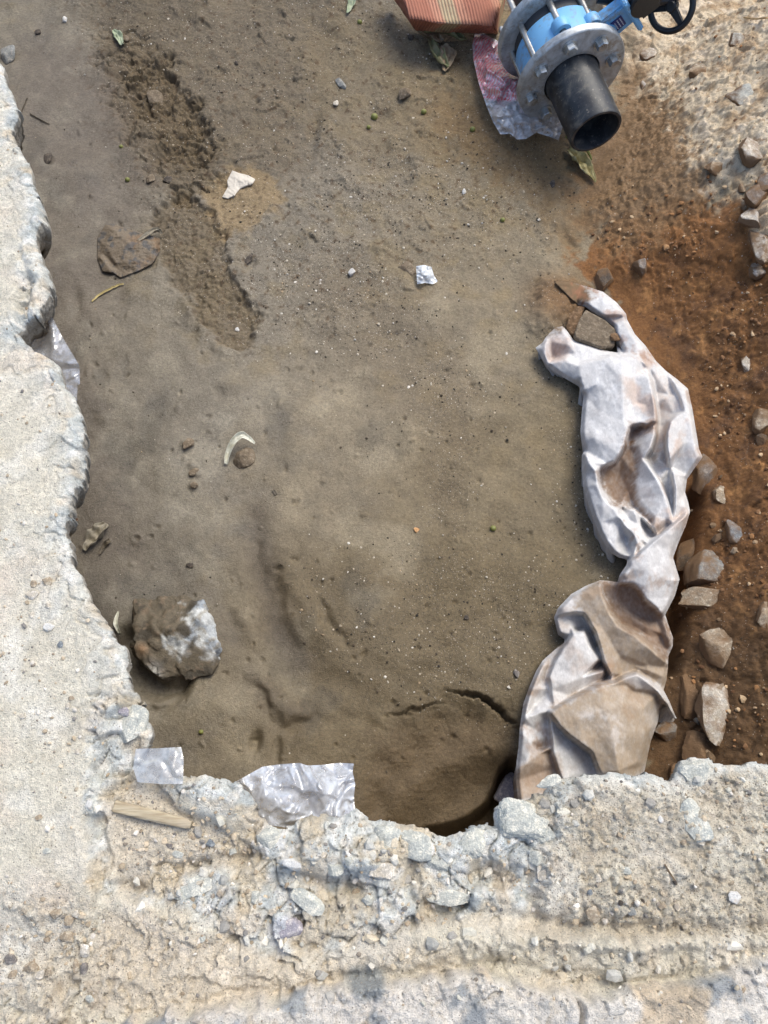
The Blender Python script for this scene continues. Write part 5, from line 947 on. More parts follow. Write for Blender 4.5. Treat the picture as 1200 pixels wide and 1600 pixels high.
# ------------------------------------------------------------------ leaves, scraps, sticks, seeds
def leaf_mat(name, c1, c2, rough=.6):
    m, nt, b = newmat(name); g = N(nt, 'ShaderNodeTexCoord').outputs['Object']; n1 = noise(nt, g, 60, 5, .65, .5); n2 = noise(nt, g, 260, 3, .6)
    nt.links.new(mix(nt, ramp(nt, n1, .35, .62), tuple(srgb(c1)), tuple(srgb(c2))), b.inputs['Base Color']); b.inputs['Roughness'].default_value = rough
    nt.links.new(bump(nt, ((n1, .4), (n2, .4)), .003), b.inputs['Normal']); return m
def leaf(name, pts, wid, mat, label, cat='leaf', lift=.010, curl=.5, curlend=0., wav=.15, on='f', n=26, m=13, group=None, seed=0, thick=.0007, zs=None, parent=None):
    "a curled blade along a px centre line"
    L = smooth_line([(a, b, i) for i, (a, b) in enumerate(pts)] if False else pts, 6)
    f = fhit if on == 'f' else rhit
    W = [f(*q) for q in L]; c = np.array([w_[:] for w_ in W]); k = depth_of(W[0])/FPX
    t = np.linspace(0, 1, len(c)); tt = np.linspace(0, 1, n); c = np.stack([np.interp(tt, t, c[:, i]) for i in range(3)], 1)
    wd = np.interp(tt, np.linspace(0, 1, len(wid)), wid)*k*.5
    hz_ = np.interp(tt, np.linspace(0, 1, len(zs)), zs)*k if zs else lift*np.ones(n)
    d = np.gradient(c, axis=0); d /= np.linalg.norm(d, axis=1)[:, None]; s = np.cross(d, (0, 0, 1)); s /= np.linalg.norm(s, axis=1)[:, None]; up = np.cross(s, d)
    V = []
    for j in range(m):
        v = -1+2*j/(m-1); ang = v*curl*math.pi
        lat = np.sin(ang)/max(curl*math.pi, .2) if curl > .15 else v
        hh = (1-np.cos(ang))/max(curl*math.pi, .2)
        wob = wav*np.array([vn(np.array([q*3.+seed]), np.array([v*1.6+seed*.3]), 1.3, 3+seed)[0] for q in tt])
        V.append(c+s*(wd*(lat if np.ndim(lat) else lat))[:, None]+up*(wd*(hh+wob))[:, None]+np.stack([0*tt, 0*tt, hz_], 1))
    V = np.array(V).transpose(1, 0, 2).reshape(-1, 3); org_ = c.mean(0); V -= org_
    o = mesh_np(name, V, grid_faces(n, m), mat); o.location = org_
    so_ = o.modifiers.new('thickness', 'SOLIDIFY'); so_.thickness = thick
    if parent: o.parent = parent
    return tag(o, label, cat, group)
LG = leaf_mat('wilted_green', (120, 128, 84), (146, 138, 104)); LB = leaf_mat('wilted_brown', (128, 104, 78), (158, 142, 116)); LY = leaf_mat('yellow_leaf', (196, 186, 138), (156, 142, 92)); LP = leaf_mat('pale_leaf', (226, 226, 212), (186, 182, 160)); LGR = leaf_mat('grey_leaf', (122, 114, 98), (148, 140, 122)); LST = leaf_mat('green_stalk', (108, 116, 52), (132, 134, 76)); LDK = leaf_mat('dark_leaf', (70, 62, 50), (98, 88, 72)); LPG = leaf_mat('pale_green', (136, 150, 120), (166, 172, 146))
leaf('leaf', [(662, 62), (690, 58), (720, 72), (728, 70)], [8, 26, 20, 4], LG, 'dark green curled leaf under the edge of the red box', curl=.75, lift=.02, seed=1, wav=.5)
leaf('leaf', [(650, 50), (672, 62), (690, 72)], [10, 28, 8], LB, 'brown wilted leaf at the left corner of the red box', curl=.4, lift=.012, seed=2, wav=.6)
leaf('leaf', [(672, 70), (684, 95), (700, 112)], [10, 28, 6], LG, 'grey-green wilted leaf hanging below the dark green curled one', curl=.45, lift=.014, seed=3, wav=.6)
leaf('leaf', [(690, 78), (700, 96), (694, 116)], [12, 30, 5], LB, 'brown wilted leaf lowest in the clump under the red box', curl=.35, lift=.01, seed=4, wav=.6)
leaf('leaf', [(886, 238), (902, 254), (915, 270), (929, 288)], [10, 30, 26, 3], LY, 'wilted yellow leaf with curled edges below the black pipe', curl=.45, lift=.008, seed=5, wav=.6)
leaf('plant_stalk', [(882, 220), (900, 230), (915, 242), (922, 256)], [7, 13, 12, 5], LST, 'thick green stalk lying behind the wilted yellow leaf', 'stalk', curl=.9, lift=.012, seed=6, wav=.2)
leaf('leaf', [(354, 728), (360, 712), (372, 698), (384, 692), (400, 697)], [7, 12, 13, 14, 4], LP, 'pale curled dry leaf arched over a muddy pebble', curl=.42, zs=[4, 12, 20, 22, 8], seed=7, wav=.35)
leaf('leaf', [(134, 862), (146, 848), (158, 834), (168, 820)], [6, 30, 34, 12], LGR, 'grey-brown crumpled leaf on the silt beside the slab', curl=.45, lift=.01, seed=8, wav=.9)
leaf('leaf', [(158, 868), (164, 856), (174, 846)], [3, 10, 10], LDK, 'dark folded leaf tip beside the grey-brown crumpled leaf', curl=.5, lift=.006, seed=9, wav=.5)
leaf('leaf', [(188, 958), (184, 975), (190, 992)], [3, 10, 4], LP, 'thin curved pale leaf edge sticking up left of the boulder', curl=.5, lift=.01, seed=10)
leaf('leaf', [(178, 50), (186, 60), (192, 74)], [4, 16, 5], LPG, 'small pale green leaf on the rough mud at top left', curl=.25, lift=.006, seed=11, wav=.6)
leaf('leaf', [(548, -6), (550, 8), (543, 24)], [8, 14, 3], LPG, 'pale green leaf at the top edge left of the red box', curl=.3, lift=.006, seed=12, wav=.5)
leaf('dry_stalk', [(145, 473), (158, 462), (174, 453), (194, 445)], [2.5, 5, 5, 3], leaf_mat('straw', (182, 166, 112), (160, 144, 98)), 'straw-coloured dry stalk below the cracked mud lump', 'stalk', curl=.5, lift=.003, seed=13)
leaf('leaf', [(427, 766), (432, 774)], [4, 5], LDK, 'tiny black leaf scrap below the curled dry leaf', curl=.2, lift=.002, seed=14, n=8, m=5)
leaf('leaf', [(107, 806), (116, 812), (124, 815)], [5, 9, 6], leaf_mat('reddish_bark', (130, 96, 76), (150, 120, 98)), 'short reddish bark chip at the slab edge above the grey leaf', 'bark chip', curl=.7, lift=.006, seed=15, n=12)
leaf('leaf', [(218, 388), (232, 378), (248, 370), (256, 374)], [6, 10, 12, 4], LGR, 'grey curled leaf scrap on the cracked mud lump', curl=.5, lift=.022, seed=16, wav=.5)
for q, ln in enumerate((((1036, 1350), (1046, 1366), (1056, 1382)),)):
    leaf('twig', list(ln), [3, 3.5, 2], LB, 'thin brown twig on the loose dirt of the right rim', 'twig', curl=.8, lift=.002, on='r', seed=20)
leaf('twig', [(1160, 34), (1178, 36), (1200, 34)], [5, 6, 4], leaf_mat('pale_twig', (196, 170, 128), (170, 140, 100)), 'pale broken twig on the dusty bank in the top right corner', 'twig', curl=.8, lift=.01, seed=21)
leaf('root', [(44, 155), (36, 172), (33, 190)], [2.2, 2.2, 1.5], LDK, 'thin dark root strand near the slab at upper left', 'root', curl=.8, lift=.002, seed=22)
leaf('root', [(48, 180), (62, 188), (78, 196)], [2.5, 2.5, 1.5], LDK, 'thin dark root strand right of the first one at upper left', 'root', curl=.8, lift=.002, seed=23)
# thin pale scrap pressed on the mud
sc_ = [(347, 308, 0), (356, 292, 0), (355, 282, 0), (363, 266, 0), (372, 270, 0), (388, 274, 0), (399, 280, 0), (394, 287, 0), (384, 290, 0), (374, 295, 0), (366, 305, 0), (356, 310, 0)]
gxs, gys, Hs, Ms = cdt_raster([], sc_, .8); ps = fhit(370, 288)
xs_, ys_ = unproj(gxs, gys, ps.z); zz_ = floor_z(xs_, ys_)+.004+.0015*vn(xs_, ys_, 40, 800)
o = sheet('paper_scrap', gxs, gys, zz_, Ms, plain('paper', tuple(srgb((200, 192, 178))), .8, n=.06, sc=200, bs=.3), None, ((.0, .3),), snap=sc_)
tag(o, 'small torn cream paper scrap lying flat between the boot prints', 'paper scrap')
# white plastic wad beside the oval stone
film('plastic_wad', [(650, 416, .4), (662, 414, 1), (674, 417, 1), (678, 430, .8), (684, 440, 0), (676, 444, .2), (664, 442, .5), (652, 444, .5)], [[(656, 420, 1.5), (666, 428, 2.8), (672, 436, 1.2)], [(668, 418, 2), (660, 432, 2.2)]], .006, film_mat('wad_film', (.80, .84, .86), .8, rough=.2), 'crumpled white plastic wad touching the smooth oval stone', 'plastic wad', .010, step=.8, seed=9, fr=60, smoothz=1.2, onz=floor_z)
# wooden stick on the rim
def stick(name, pa, pb, wpx, tpx, mat, label, cat, on='r', lift=.004):
    f = rhit if on == 'r' else fhit
    a, b = f(*pa), f(*pb); zt = max(a.z, b.z, f((pa[0]+pb[0])/2, (pa[1]+pb[1])/2).z)+lift; a.z = zt+.002; b.z = zt
    k = depth_of(a)/FPX; n, m = 60, 24; L = (b-a); d = L.normalized(); s = d.cross(Vector((0, 0, 1))).normalized(); u = s.cross(d)
    V = []
    for i in range(n):
        t = i/(n-1); c = a+L*t; wi = wpx*k*.5*(1-.25*t)*(1 if t < .95 else .8); th = tpx*k*.5*(1-.2*t)
        for j in range(m):
            q = 6.2832*j/m; e_ = .45; cx_ = math.copysign(abs(math.cos(q))**e_, math.cos(q)); sx_ = math.copysign(abs(math.sin(q))**e_, math.sin(q))
            r = 1+.10*float(vn(np.array([t*2.+7]), np.array([q*2.2]), 1.5, 31)[0])+.05*float(vn(np.array([t*1.2]), np.array([j*.9]), 2, 32)[0])
            e2 = (t if i not in (0, n-1) else t+.012*float(vn(np.array([q*1.5]), np.array([i*1.]), 1.7, 35)[0]))
            V.append(a+L*e2+s*(wi*cx_*r)+u*(th*sx_*r))
    F = [(i*m+j, i*m+(j+1) % m, (i+1)*m+(j+1) % m, (i+1)*m+j) for i in range(n-1) for j in range(m)]
    T = []
    V.append(a); V.append(b); ia, ib = len(V)-2, len(V)-1
    for j in range(m): T.append((ia, (j+1) % m, j)); T.append((ib, (n-1)*m+j, (n-1)*m+(j+1) % m))
    org_ = (a+b)/2; V = np.array([(v-org_)[:] for v in V]); o = mesh_np(name, V, F, mat, F3=T); o.location = org_
    return tag(o, label, cat)
def wood():
    m, nt, b = newmat('weathered_wood'); g = N(nt, 'ShaderNodeTexCoord').outputs['Object']; mp = N(nt, 'ShaderNodeMapping'); mp.inputs['Rotation'].default_value = (0, 0, .29); mp.inputs['Scale'].default_value = (.08, 1, 1); nt.links.new(g, mp.inputs['Vector'])
    n1 = noise(nt, mp.outputs[0], 260, 4, .6); n2 = noise(nt, g, 30, 4, .6)
    c = mix(nt, ramp(nt, n1, .35, .65), tuple(srgb((150, 134, 108))), tuple(srgb((188, 176, 150)))); c = mix(nt, ramp(nt, n2, .55, .75), c, tuple(srgb((170, 156, 134))))
    nt.links.new(c, b.inputs['Base Color']); b.inputs['Roughness'].default_value = .85; nt.links.new(bump(nt, ((n1, .6),), .003), b.inputs['Normal']); return m
stick('wooden_stick', (184, 1260), (301, 1289), 19, 15, wood(), 'split wooden stick lying on the broken rim corner', 'wooden stick', lift=.006)
# small green fruits in the mud
GF = plain('green_fruit', tuple(srgb((120, 122, 62))), .5, n=.2, bs=.1)
def seed_ball(px_, py_, s, label):
    p = fhit(px_, py_); k = depth_of(p)/FPX; bm = bmesh.new(); bmesh.ops.create_uvsphere(bm, u_segments=16, v_segments=10, radius=s*k*.5)
    for v in bm.verts:
        if v.co.z > 0 and abs(v.co.x)+abs(v.co.y) < s*k*.12: v.co.z -= s*k*.06
        v.co.x *= 1.1
    o = bm_obj('green_berry', bm, GF); o.location = p+Vector((0, 0, s*k*.3)); tag(o, label, 'berry', 'green berries on the mud')
for q in ((770, 827, 9, 'green berry in the lower middle of the mud floor'), (585, 185, 10, 'bright green berry in the boot mark at top centre'), (662, 177, 8, 'green berry on the mud left of the pink bag'), (738, 205, 8, 'green berry on the mud just below the pink bag'), (562, 37, 7, 'green berry near the top left of the red box'),
          (190, 231, 6, 'green berry on the silt left of the upper boot print'), (315, 1144, 7, 'green berry on the mud above the shiny bag'), (785, 345, 7, 'green berry in the gritty mud above the cloth'), (200, 283, 7, 'green berry left of the clods between the boot prints'), (576, 200, 6, 'dull green berry under the bright one in the boot mark')): seed_ball(*q)
# cracked mud lump (old boot-sized clod) on the left
lo = [(152, 372, .2), (165, 350, .6), (178, 350, .8), (200, 358, 1.6), (228, 366, 1.6), (250, 372, 1.0), (250, 392, .7), (238, 412, .5), (215, 424, .3), (188, 434, .2), (176, 426, .4), (160, 424, .4), (152, 405, .2)]
gxl, gyl, Hl, Ml = cdt_raster([[(180, 360, 2.6), (205, 385, 3.4), (235, 385, 2.4)], [(165, 385, 2.), (180, 410, 2.), (210, 410, 2.2)], [(158, 395, .7), (172, 408, .5), (184, 420, .6)], [(156, 402, 1.6), (166, 414, 1.6), (176, 424, 1.4)]], lo, 1.)
Hl = gauss(Hl, Ml, 1.4); xl, yl = unproj(gxl, gyl, .01); zl_ = floor_z(xl, yl)+.002+Hl*.009+.0022*fbm(xl, yl, 60, 4, 820)
def lump_col(a, b, x, y, z):
    n = fbm(x, y, 26, 4, 821); c = np.zeros((len(x), 3)); c[:] = srgb((116, 104, 88)); c = mixc(c, (122, 98, 74), .7*sst(n, .0, .3)*sst(a, 190, 215)); c = mixc(c, (78, 80, 82), .7*sst(fbm(x, y, 40, 3, 822), .05, .3)); return np.clip(c, 0, 1)
o = sheet('mud_lump', gxl, gyl, zl_, Ml, rock_mat('mud_lump_mat', 0, 0, usecol=True, bs=.5, rough=.6), lump_col, ((.002, .3), (.008, 1.)), snap=lo)
tag(o, 'cracked mud lump with a rusty stain left of the lower boot print', 'mud lump')
# flat brown broken tile resting in the loop of the cloth
lo = [(898, 520, 6.4), (905, 500, 6.6), (915, 484, 6.8), (930, 492, 6.8), (945, 500, 6.6), (962, 515, 6.2), (960, 540, 5.4), (940, 542, 5.6), (918, 534, 6.), (900, 527, 6.2)]
gxl, gyl, Hl, Ml = cdt_raster([], lo, 1.); xl, yl = unproj(gxl, gyl, .05); zl_ = Hl*.0085+.0012*fbm(xl, yl, 50, 4, 830)
for _ in range(2): xl, yl = unproj(gxl, gyl, zl_); zl_ = np.maximum(zl_, floor_z(xl, yl)+.012)
o = sheet('flat_stone', gxl, gyl, zl_, Ml, RM['mud'], None, ((.0, .25), (.003, 1.)), snap=lo); tag(o, 'flat brown stone slab lying inside the upper loop of the cloth', 'stone')
lo = [(884, 512, 3.), (890, 492, 4), (903, 478, 4.4), (914, 480, 4.6), (906, 500, 4.4), (898, 522, 4.2), (892, 524, 3)]
gxl, gyl, Hl, Ml = cdt_raster([], lo, 1.); xl, yl = unproj(gxl, gyl, .04); zl_ = Hl*.008+.004*fbm(xl, yl, 50, 4, 831); zl_ = np.maximum(zl_, floor_z(xl, yl)+.005)
o = sheet('mud_clod', gxl, gyl, zl_, Ml, RM['br'], None, ((.0, .25), (.003, 1.)), snap=lo); tag(o, 'rough brown clod left of the flat stone inside the cloth loop', 'mud clod')
rock(953, 546, 16, 12, 0, 'br', 'small brown clod at the lower edge of the flat stone in the cloth loop', dz=.05, group='stones in the pit')
rock(787, 1235, 34, 50, 20, 'pur', 'dull lilac stone in the dark hollow left of the cloth end', hz=.8, sink=.2, dz=.05, group='stones in the pit')
print('details done')
# ------------------------------------------------------------------ wafer valve between two flanges
GALV = None
def galv(name, c=(172, 177, 180), rough=.48, metal=.55):
    m, nt, b = newmat(name); g = N(nt, 'ShaderNodeTexCoord').outputs['Object']; n1 = noise(nt, g, 26, 5, .65, .4); n2 = noise(nt, g, 160, 3, .6)
    cc = mix(nt, ramp(nt, n1, .35, .65), tuple(srgb(np.array(c)*.86)), tuple(srgb(np.minimum(255, np.array(c)*1.13)))); cc = mix(nt, ramp(nt, n2, .62, .75, 0, .5), cc, tuple(srgb((120, 112, 98))))
    nt.links.new(cc, b.inputs['Base Color']); b.inputs['Metallic'].default_value = metal; nt.links.new(ramp(nt, n1, .3, .7, rough-.1, rough+.12), b.inputs['Roughness'])
    nt.links.new(bump(nt, ((n1, .15), (n2, .12)), .003), b.inputs['Normal']); return m
def grime(m, amt=.5):
    nt = m.node_tree; b = nt.nodes['Principled BSDF']; src = b.inputs['Base Color'].links[0].from_socket; g = N(nt, 'ShaderNodeTexCoord').outputs['Object']
    a_ = noise(nt, g, 14, 6, .7, 1.); d_ = noise(nt, g, 90, 4, .7); k = mth(nt, 'ADD', mth(nt, 'MULTIPLY', a_, .6), mth(nt, 'MULTIPLY', d_, .4))
    nt.links.new(mix(nt, ramp(nt, k, .50, .62, 0, amt), src, tuple(srgb((128, 112, 88)))), b.inputs['Base Color']); return m
GALV = galv('galvanised_steel'); ROD = galv('zinc_rod', (178, 176, 170), .34, .75); HEXM = galv('zinc_hex', (182, 186, 186), .34, .7)
BLUE = plain('blue_epoxy', tuple(srgb((118, 178, 222))), .42, n=.06, sc=30, bs=.06); 
grime(BLUE, .7); grime(GALV, .65); grime(HEXM, .6)
def blackpe():
    m, nt, b = newmat('black_polyethylene'); g = N(nt, 'ShaderNodeTexCoord').outputs['Object']; n1 = noise(nt, g, 18, 5, .65, .6); n2 = noise(nt, g, 120, 4, .7)
    c = mix(nt, ramp(nt, n1, .45, .72, 0, .55), tuple(srgb((38, 40, 43))), tuple(srgb((96, 98, 98)))); c = mix(nt, ramp(nt, n2, .60, .70, 0, .6), c, tuple(srgb((150, 142, 128)))); c = mix(nt, ramp(nt, n1, .56, .7, 0, .45), c, tuple(srgb((126, 116, 98))))
    nt.links.new(c, b.inputs['Base Color']); nt.links.new(ramp(nt, n1, .35, .7, .32, .62), b.inputs['Roughness']); nt.links.new(bump(nt, ((n2, .15),), .002), b.inputs['Normal']); return m
PE = blackpe(); BLK = plain('black_paint', tuple(srgb((34, 35, 38))), .35, n=.2, bs=.1); RUB = plain('rubber', tuple(srgb((58, 60, 64))), .6, n=.15)
zf = .175; FC = P(893, 122, zf); rr = np.array((FC-Vector((0, 0, CAM_H)))[:]); dist = np.linalg.norm(rr); rr = rr/dist
kpx = depth_of(FC)/FPX; RF = 86*kpx
def imgdir(p, dx, dy):
    q = proj(p.x, p.y, p.z); e = Vector(Pd(q[0]+dx, q[1]+dy, depth_of(p)))-p; r_ = Vector(rr); e = e-r_*e.dot(r_); return e.normalized()
tdir = imgdir(FC, 36, 79); ca_ = .60
AX = (-Vector(rr)*ca_+tdir*math.sqrt(1-ca_*ca_)).normalized()
nd = imgdir(FC, 74, -78); ND = (nd-AX*nd.dot(AX)).normalized(); SD = AX.cross(ND)
VM = Matrix((ND, SD, AX)).transposed().to_4x4(); VM.translation = FC
valve = bpy.data.objects.new('butterfly_valve', None); COL.objects.link(valve); valve.matrix_world = VM
tag(valve, 'blue butterfly valve bolted between two grey steel flanges with black pipe stubs and handwheel', 'pipe valve')
def lathe(bm, prof, n=72, cap=False, ctr=(0, 0)):
    rings = []
    for r_, z_ in prof: rings.append([bm.verts.new((ctr[0]+r_*math.cos(6.28318*i/n), ctr[1]+r_*math.sin(6.28318*i/n), z_)) for i in range(n)])
    for a, b in zip(rings, rings[1:]):
        for i in range(n): bm.faces.new((a[i], a[(i+1) % n], b[(i+1) % n], b[i]))
    if cap: bm.faces.new(rings[-1]); bm.faces.new(rings[0][::-1])
    return rings
def close(prof): return prof+[prof[0]]
def part(name, bm, mat, parent=valve, auto=35, label=None):
    bmesh.ops.recalc_face_normals(bm, faces=bm.faces); o = bm_obj(name, bm, mat, parent, True, auto)
    if label: o['label'] = label
    return o
GAP = -1.04; TH = .17
def flange(z0, label):
    bm = bmesh.new(); ri = .515; t = TH
    lathe(bm, [(r_*RF, (z0+z_)*RF) for r_, z_ in close([(ri, 0), (ri, -t), (.97, -t), (1., -t+.03), (1., -.03), (.985, -.008), (.97, 0), (.62, 0), (.60, .012), (ri+.01, .012)])], 96)
    return part('flange', bm, GALV, label=label)
flange(0, 'front steel flange'); flange(GAP, 'rear steel flange')
bm = bmesh.new(); ro, ri_ = .475, .405
lathe(bm, [(r_*RF, z_*RF) for r_, z_ in close([(ri_, -.35), (ri_, 1.20), (ri_+.01, 1.235), (ro-.015, 1.235), (ro, 1.21), (ro, .10), (ro+.015, .06), (ro+.02, -.35)])], 96); part('pipe_stub', bm, PE, label='front black pipe stub with open end')
bm = bmesh.new(); lathe(bm, [(r_*RF, z_*RF) for r_, z_ in close([(.40, GAP+.1), (.475, GAP+.1), (.475, -2.6), (.40, -2.6)])], 64)
lathe(bm, [(r_*RF, z_*RF) for r_, z_ in close([(.40, GAP-.20), (.60, GAP-.20), (.60, GAP-.32), (.50, GAP-.42), (.40, GAP-.42)])], 64); part('pipe_stub', bm, PE, label='rear black pipe stub')
# blue body: ring, neck, lug ears
bm = bmesh.new()
lathe(bm, [(r_*RF, z_*RF) for r_, z_ in close([(.42, -.24), (.74, -.24), (.79, -.27), (.79, -.78), (.77, -.82), (.42, -.82)])], 80)
def boxbm(bm, x0, x1, y0, y1, z0, z1, s=1, bev=0, tap=0):
    r = bmesh.ops.create_cube(bm, size=1); vs = r['verts']
    for v in vs:
        u = v.co.x+.5; sc2 = 1-tap*u
        v.co = Vector(((x0+(x1-x0)*u)*s, ((y0+y1)/2+(y1-y0)*v.co.y*sc2)*s, ((z0+z1)/2+(z1-z0)*v.co.z*sc2)*s))
    if bev: bmesh.ops.bevel(bm, geom=list({e for v in vs for e in v.link_edges}), offset=bev*s, segments=3, affect='EDGES')
boxbm(bm, .55, 1.30, -.30, .30, -.56, -.30, RF, .035, .1)
lathe(bm, [(r_*RF, z_*RF) for r_, z_ in close([(.16, -.60), (.20, -.60), (.20, -.26), (.16, -.26)])], 24, ctr=(.8*RF, 0))
boxbm(bm, 1.26, 1.36, -.42, .42, -.68, -.18, RF, .03)
bolts = [(R(22.5+45*i)) for i in range(8)]
for i in (0, 1, 7, 6):
    cx_, cy_ = .77*RF*math.cos(bolts[i]), .77*RF*math.sin(bolts[i])
    lathe(bm, [(r_*RF, z_*RF) for r_, z_ in close([(.072, -.53), (.15, -.53), (.16, -.51), (.16, -.35), (.15, -.33), (.072, -.33)])], 32, ctr=(cx_, cy_))
part('valve_body', bm, BLUE)
bm = bmesh.new(); lathe(bm, [(r_*RF, z_*RF) for r_, z_ in close([(.42, -.17), (.60, -.17), (.60, -.238), (.42, -.238)])], 64); lathe(bm, [(r_*RF, z_*RF) for r_, z_ in close([(.42, GAP+.002), (.72, GAP+.002), (.72, GAP+.10), (.72, GAP+.12), (.70, -.822), (.42, -.822)])], 64); part('stub_end', bm, RUB, label='black pipe collar between the blue body and the rear flange')
# nameplate
bm = bmesh.new(); boxbm(bm, .86, 1.16, -.13, .13, -.302, -.288, RF, .004); npl = part('nameplate', bm, plain('navy_label', tuple(srgb((38, 48, 104))), .35, n=.1, bs=0))
bm = bmesh.new(); rs_ = random.Random(4)
for i in range(5):
    u = .90+i*.052
    v = -.10
    while v < .09:
        l_ = rs_.uniform(.015, .05); boxbm(bm, u, u+.018, v, min(v+l_, .10), -.2885, -.286, RF); v += l_+.014
part('print', bm, plain('white_print', (.6, .62, .66), .5, bs=0), npl)
for i, a in enumerate(bolts):
    cx_, cy_ = .77*RF*math.cos(a), .77*RF*math.sin(a)
    bm = bmesh.new(); lathe(bm, [(.001, (GAP-.62)*RF), (.052*RF, (GAP-.62)*RF), (.057*RF, (GAP-.60)*RF), (.057*RF, .02*RF), (.001, .02*RF)], 20); rod = part('bolt', bm, ROD)
    def hexo(z0, z1, nm, rot):
        bm = bmesh.new(); r6 = .105*RF; top = []; bot = []
        lathe(bm, [(.001, z0*RF), (.135*RF, z0*RF), (.135*RF, (z0+.018*(1 if z1 > z0 else -1))*RF), (.06*RF, (z0+.018*(1 if z1 > z0 else -1))*RF)], 28, ctr=(cx_, cy_))
        zs_ = [z0+(z1-z0)*.12, z0+(z1-z0)*.86, z1]
        rg = [[bm.verts.new((cx_+r6*q*math.cos(rot+1.0472*k), cy_+r6*q*math.sin(rot+1.0472*k), z_*RF)) for k in range(6)] for z_, q in zip(zs_, (1, 1, .86))]
        for a_, b_ in zip(rg, rg[1:]):
            for k in range(6): bm.faces.new((a_[k], a_[(k+1) % 6], b_[(k+1) % 6], b_[k]))
        bm.faces.new(rg[-1]); part(nm, bm, HEXM, rod, 20)
    rod.location = (0, 0, 0)
    for v in rod.data.vertices: v.co.x += cx_; v.co.y += cy_
    hexo(.002, .135, 'bolt_head', i*.7); hexo(GAP-TH-.002, GAP-TH-.16, 'nut', i*.9)
# gearbox and handwheel (upper right)
bm = bmesh.new(); boxbm(bm, 1.36, 1.80, -.26, .40, -.64, -.20, RF, .06); lathe(bm, [(r_*RF, z_*RF) for r_, z_ in ((.001, -.16), (.24, -.16), (.27, -.19), (.27, -.64))], 40, ctr=(1.56*RF, .1*RF)); part('gearbox', bm, BLK)
def at_px(px_, py_, z_=None, dep=None): return VM.inverted() @ (P(px_, py_, z_) if z_ is not None else Pd(px_, py_, dep))
d0 = depth_of(FC)*.965
WC = Vector(Pd(1049, 10, d0)); wn = Vector((WC-Vector((0, 0, CAM_H)))).normalized()*-1
wn = (wn+imgdir(WC, -10, 4)*.42).normalized(); wx = wn.orthogonal().normalized(); wy = wn.cross(wx); WM = Matrix((wx, wy, wn)).transposed().to_4x4(); WM.translation = WC
kw = d0/FPX; RW = 38.5*kw
hw = bpy.data.objects.new('handwheel', None); COL.objects.link(hw)
bm = bmesh.new(); rt = .13*RW
prof = [(RW-rt+rt*math.cos(t_)*1.0, rt*math.sin(t_)*.85) for t_ in [6.28318*i/14 for i in range(14)]]; lathe(bm, close(prof), 64)
lathe(bm, [(r_*RW, z_*RW) for r_, z_ in close([(.001, .12), (.18, .12), (.22, .07), (.22, -.25), (.001, -.25)])], 32)
for k in range(3):
    a = R(90+14+120*k); r = bmesh.ops.create_cube(bm, size=1)
    for v in r['verts']:
        l_ = .18+(v.co.x+.5)*.70; wdt = (.30-.12*(v.co.x+.5))*v.co.y; zz = v.co.z*.12-.03
        v.co = Vector(((l_*math.cos(a)-wdt*math.sin(a))*RW, (l_*math.sin(a)+wdt*math.cos(a))*RW, zz*RW))
    bmesh.ops.bevel(bm, geom=list({e for v in r['verts'] for e in v.link_edges}), offset=.03*RW, segments=2, affect='EDGES')
bmesh.ops.recalc_face_normals(bm, faces=bm.faces); bm.transform(VM.inverted() @ WM)
bpy.data.objects.remove(hw); part('handwheel', bm, BLK)
# shaft housing running from the gearbox towards the wheel
def cyl_between(bm, a, b, r1, r2, n=28):
    a, b = Vector(a), Vector(b); d = (b-a).normalized(); u = d.orthogonal().normalized(); v = d.cross(u)
    rg = [[bm.verts.new(c_+(u*math.cos(6.28318*i/n)+v*math.sin(6.28318*i/n))*r_) for i in range(n)] for c_, r_ in ((a, r1), (b, r2))]
    for i in range(n): bm.faces.new((rg[0][i], rg[0][(i+1) % n], rg[1][(i+1) % n], rg[1][i]))
    bm.faces.new(rg[0][::-1]); bm.faces.new(rg[1])
bm = bmesh.new(); a_ = at_px(938, -16, dep=d0*1.0); b2 = at_px(1006, 2, dep=d0*1.0); c2 = at_px(1044, 0, dep=d0*1.0); cyl_between(bm, a_, b2, 19*kw, 14*kw); cyl_between(bm, b2, c2, 8*kw, 7*kw); sh = part('shaft_housing', bm, BLK)
bm = bmesh.new()
ia, ib = Vector(at_px(974, -2, dep=d0*.983)), Vector(at_px(1000, -3, dep=d0*.985)); up_ = (Vector(at_px(974, 7, dep=d0*.988))-ia)
q_ = [bm.verts.new(v) for v in (ia-up_*.9, ib-up_*.9, ib+up_*.9, ia+up_*.9)]; bm.faces.new(q_); part('label_sticker', bm, plain('sticker', tuple(srgb((190, 186, 192))), .5, n=.05, bs=0), sh)
# ------------------------------------------------------------------ pink printed bag under the valve
PINK = film_mat('printed_film', (.93, .92, .92), .42, red=tuple(srgb((224, 70, 92))), rough=.16)
def ink(a, b):
    n = 3*vn(a, b, .11, 900); m_ = area(a, b, [(739, 60), (760, 56), (800, 90), (815, 150), (795, 158), (757, 152), (744, 110)], 3, n)
    l_ = np.clip(stroke(a, b, [(757, 152), (775, 153), (797, 156)], 1.2), 0, 1); l2_ = np.clip(stroke(a, b, [(797, 156), (796, 142)], 1.), 0, 1)
    return np.clip(m_*.85+l_+l2_+.5*area(a, b, [(812, 158), (850, 168), (845, 182), (820, 178)], 3, n), 0, 1)
pb_ = [(743, 48, 1), (757, 53, 1.2), (775, 62, 1), (800, 80, 1), (830, 120, 1.5), (860, 160, 1.5), (880, 195, .6), (873, 219, .4), (856, 213, .8), (838, 207, .4), (822, 217, 1), (808, 218, .5), (797, 209, .2), (782, 210, .6), (770, 190, .2), (760, 165, 0), (748, 130, .1), (740, 95, .2), (738, 70, .4)]
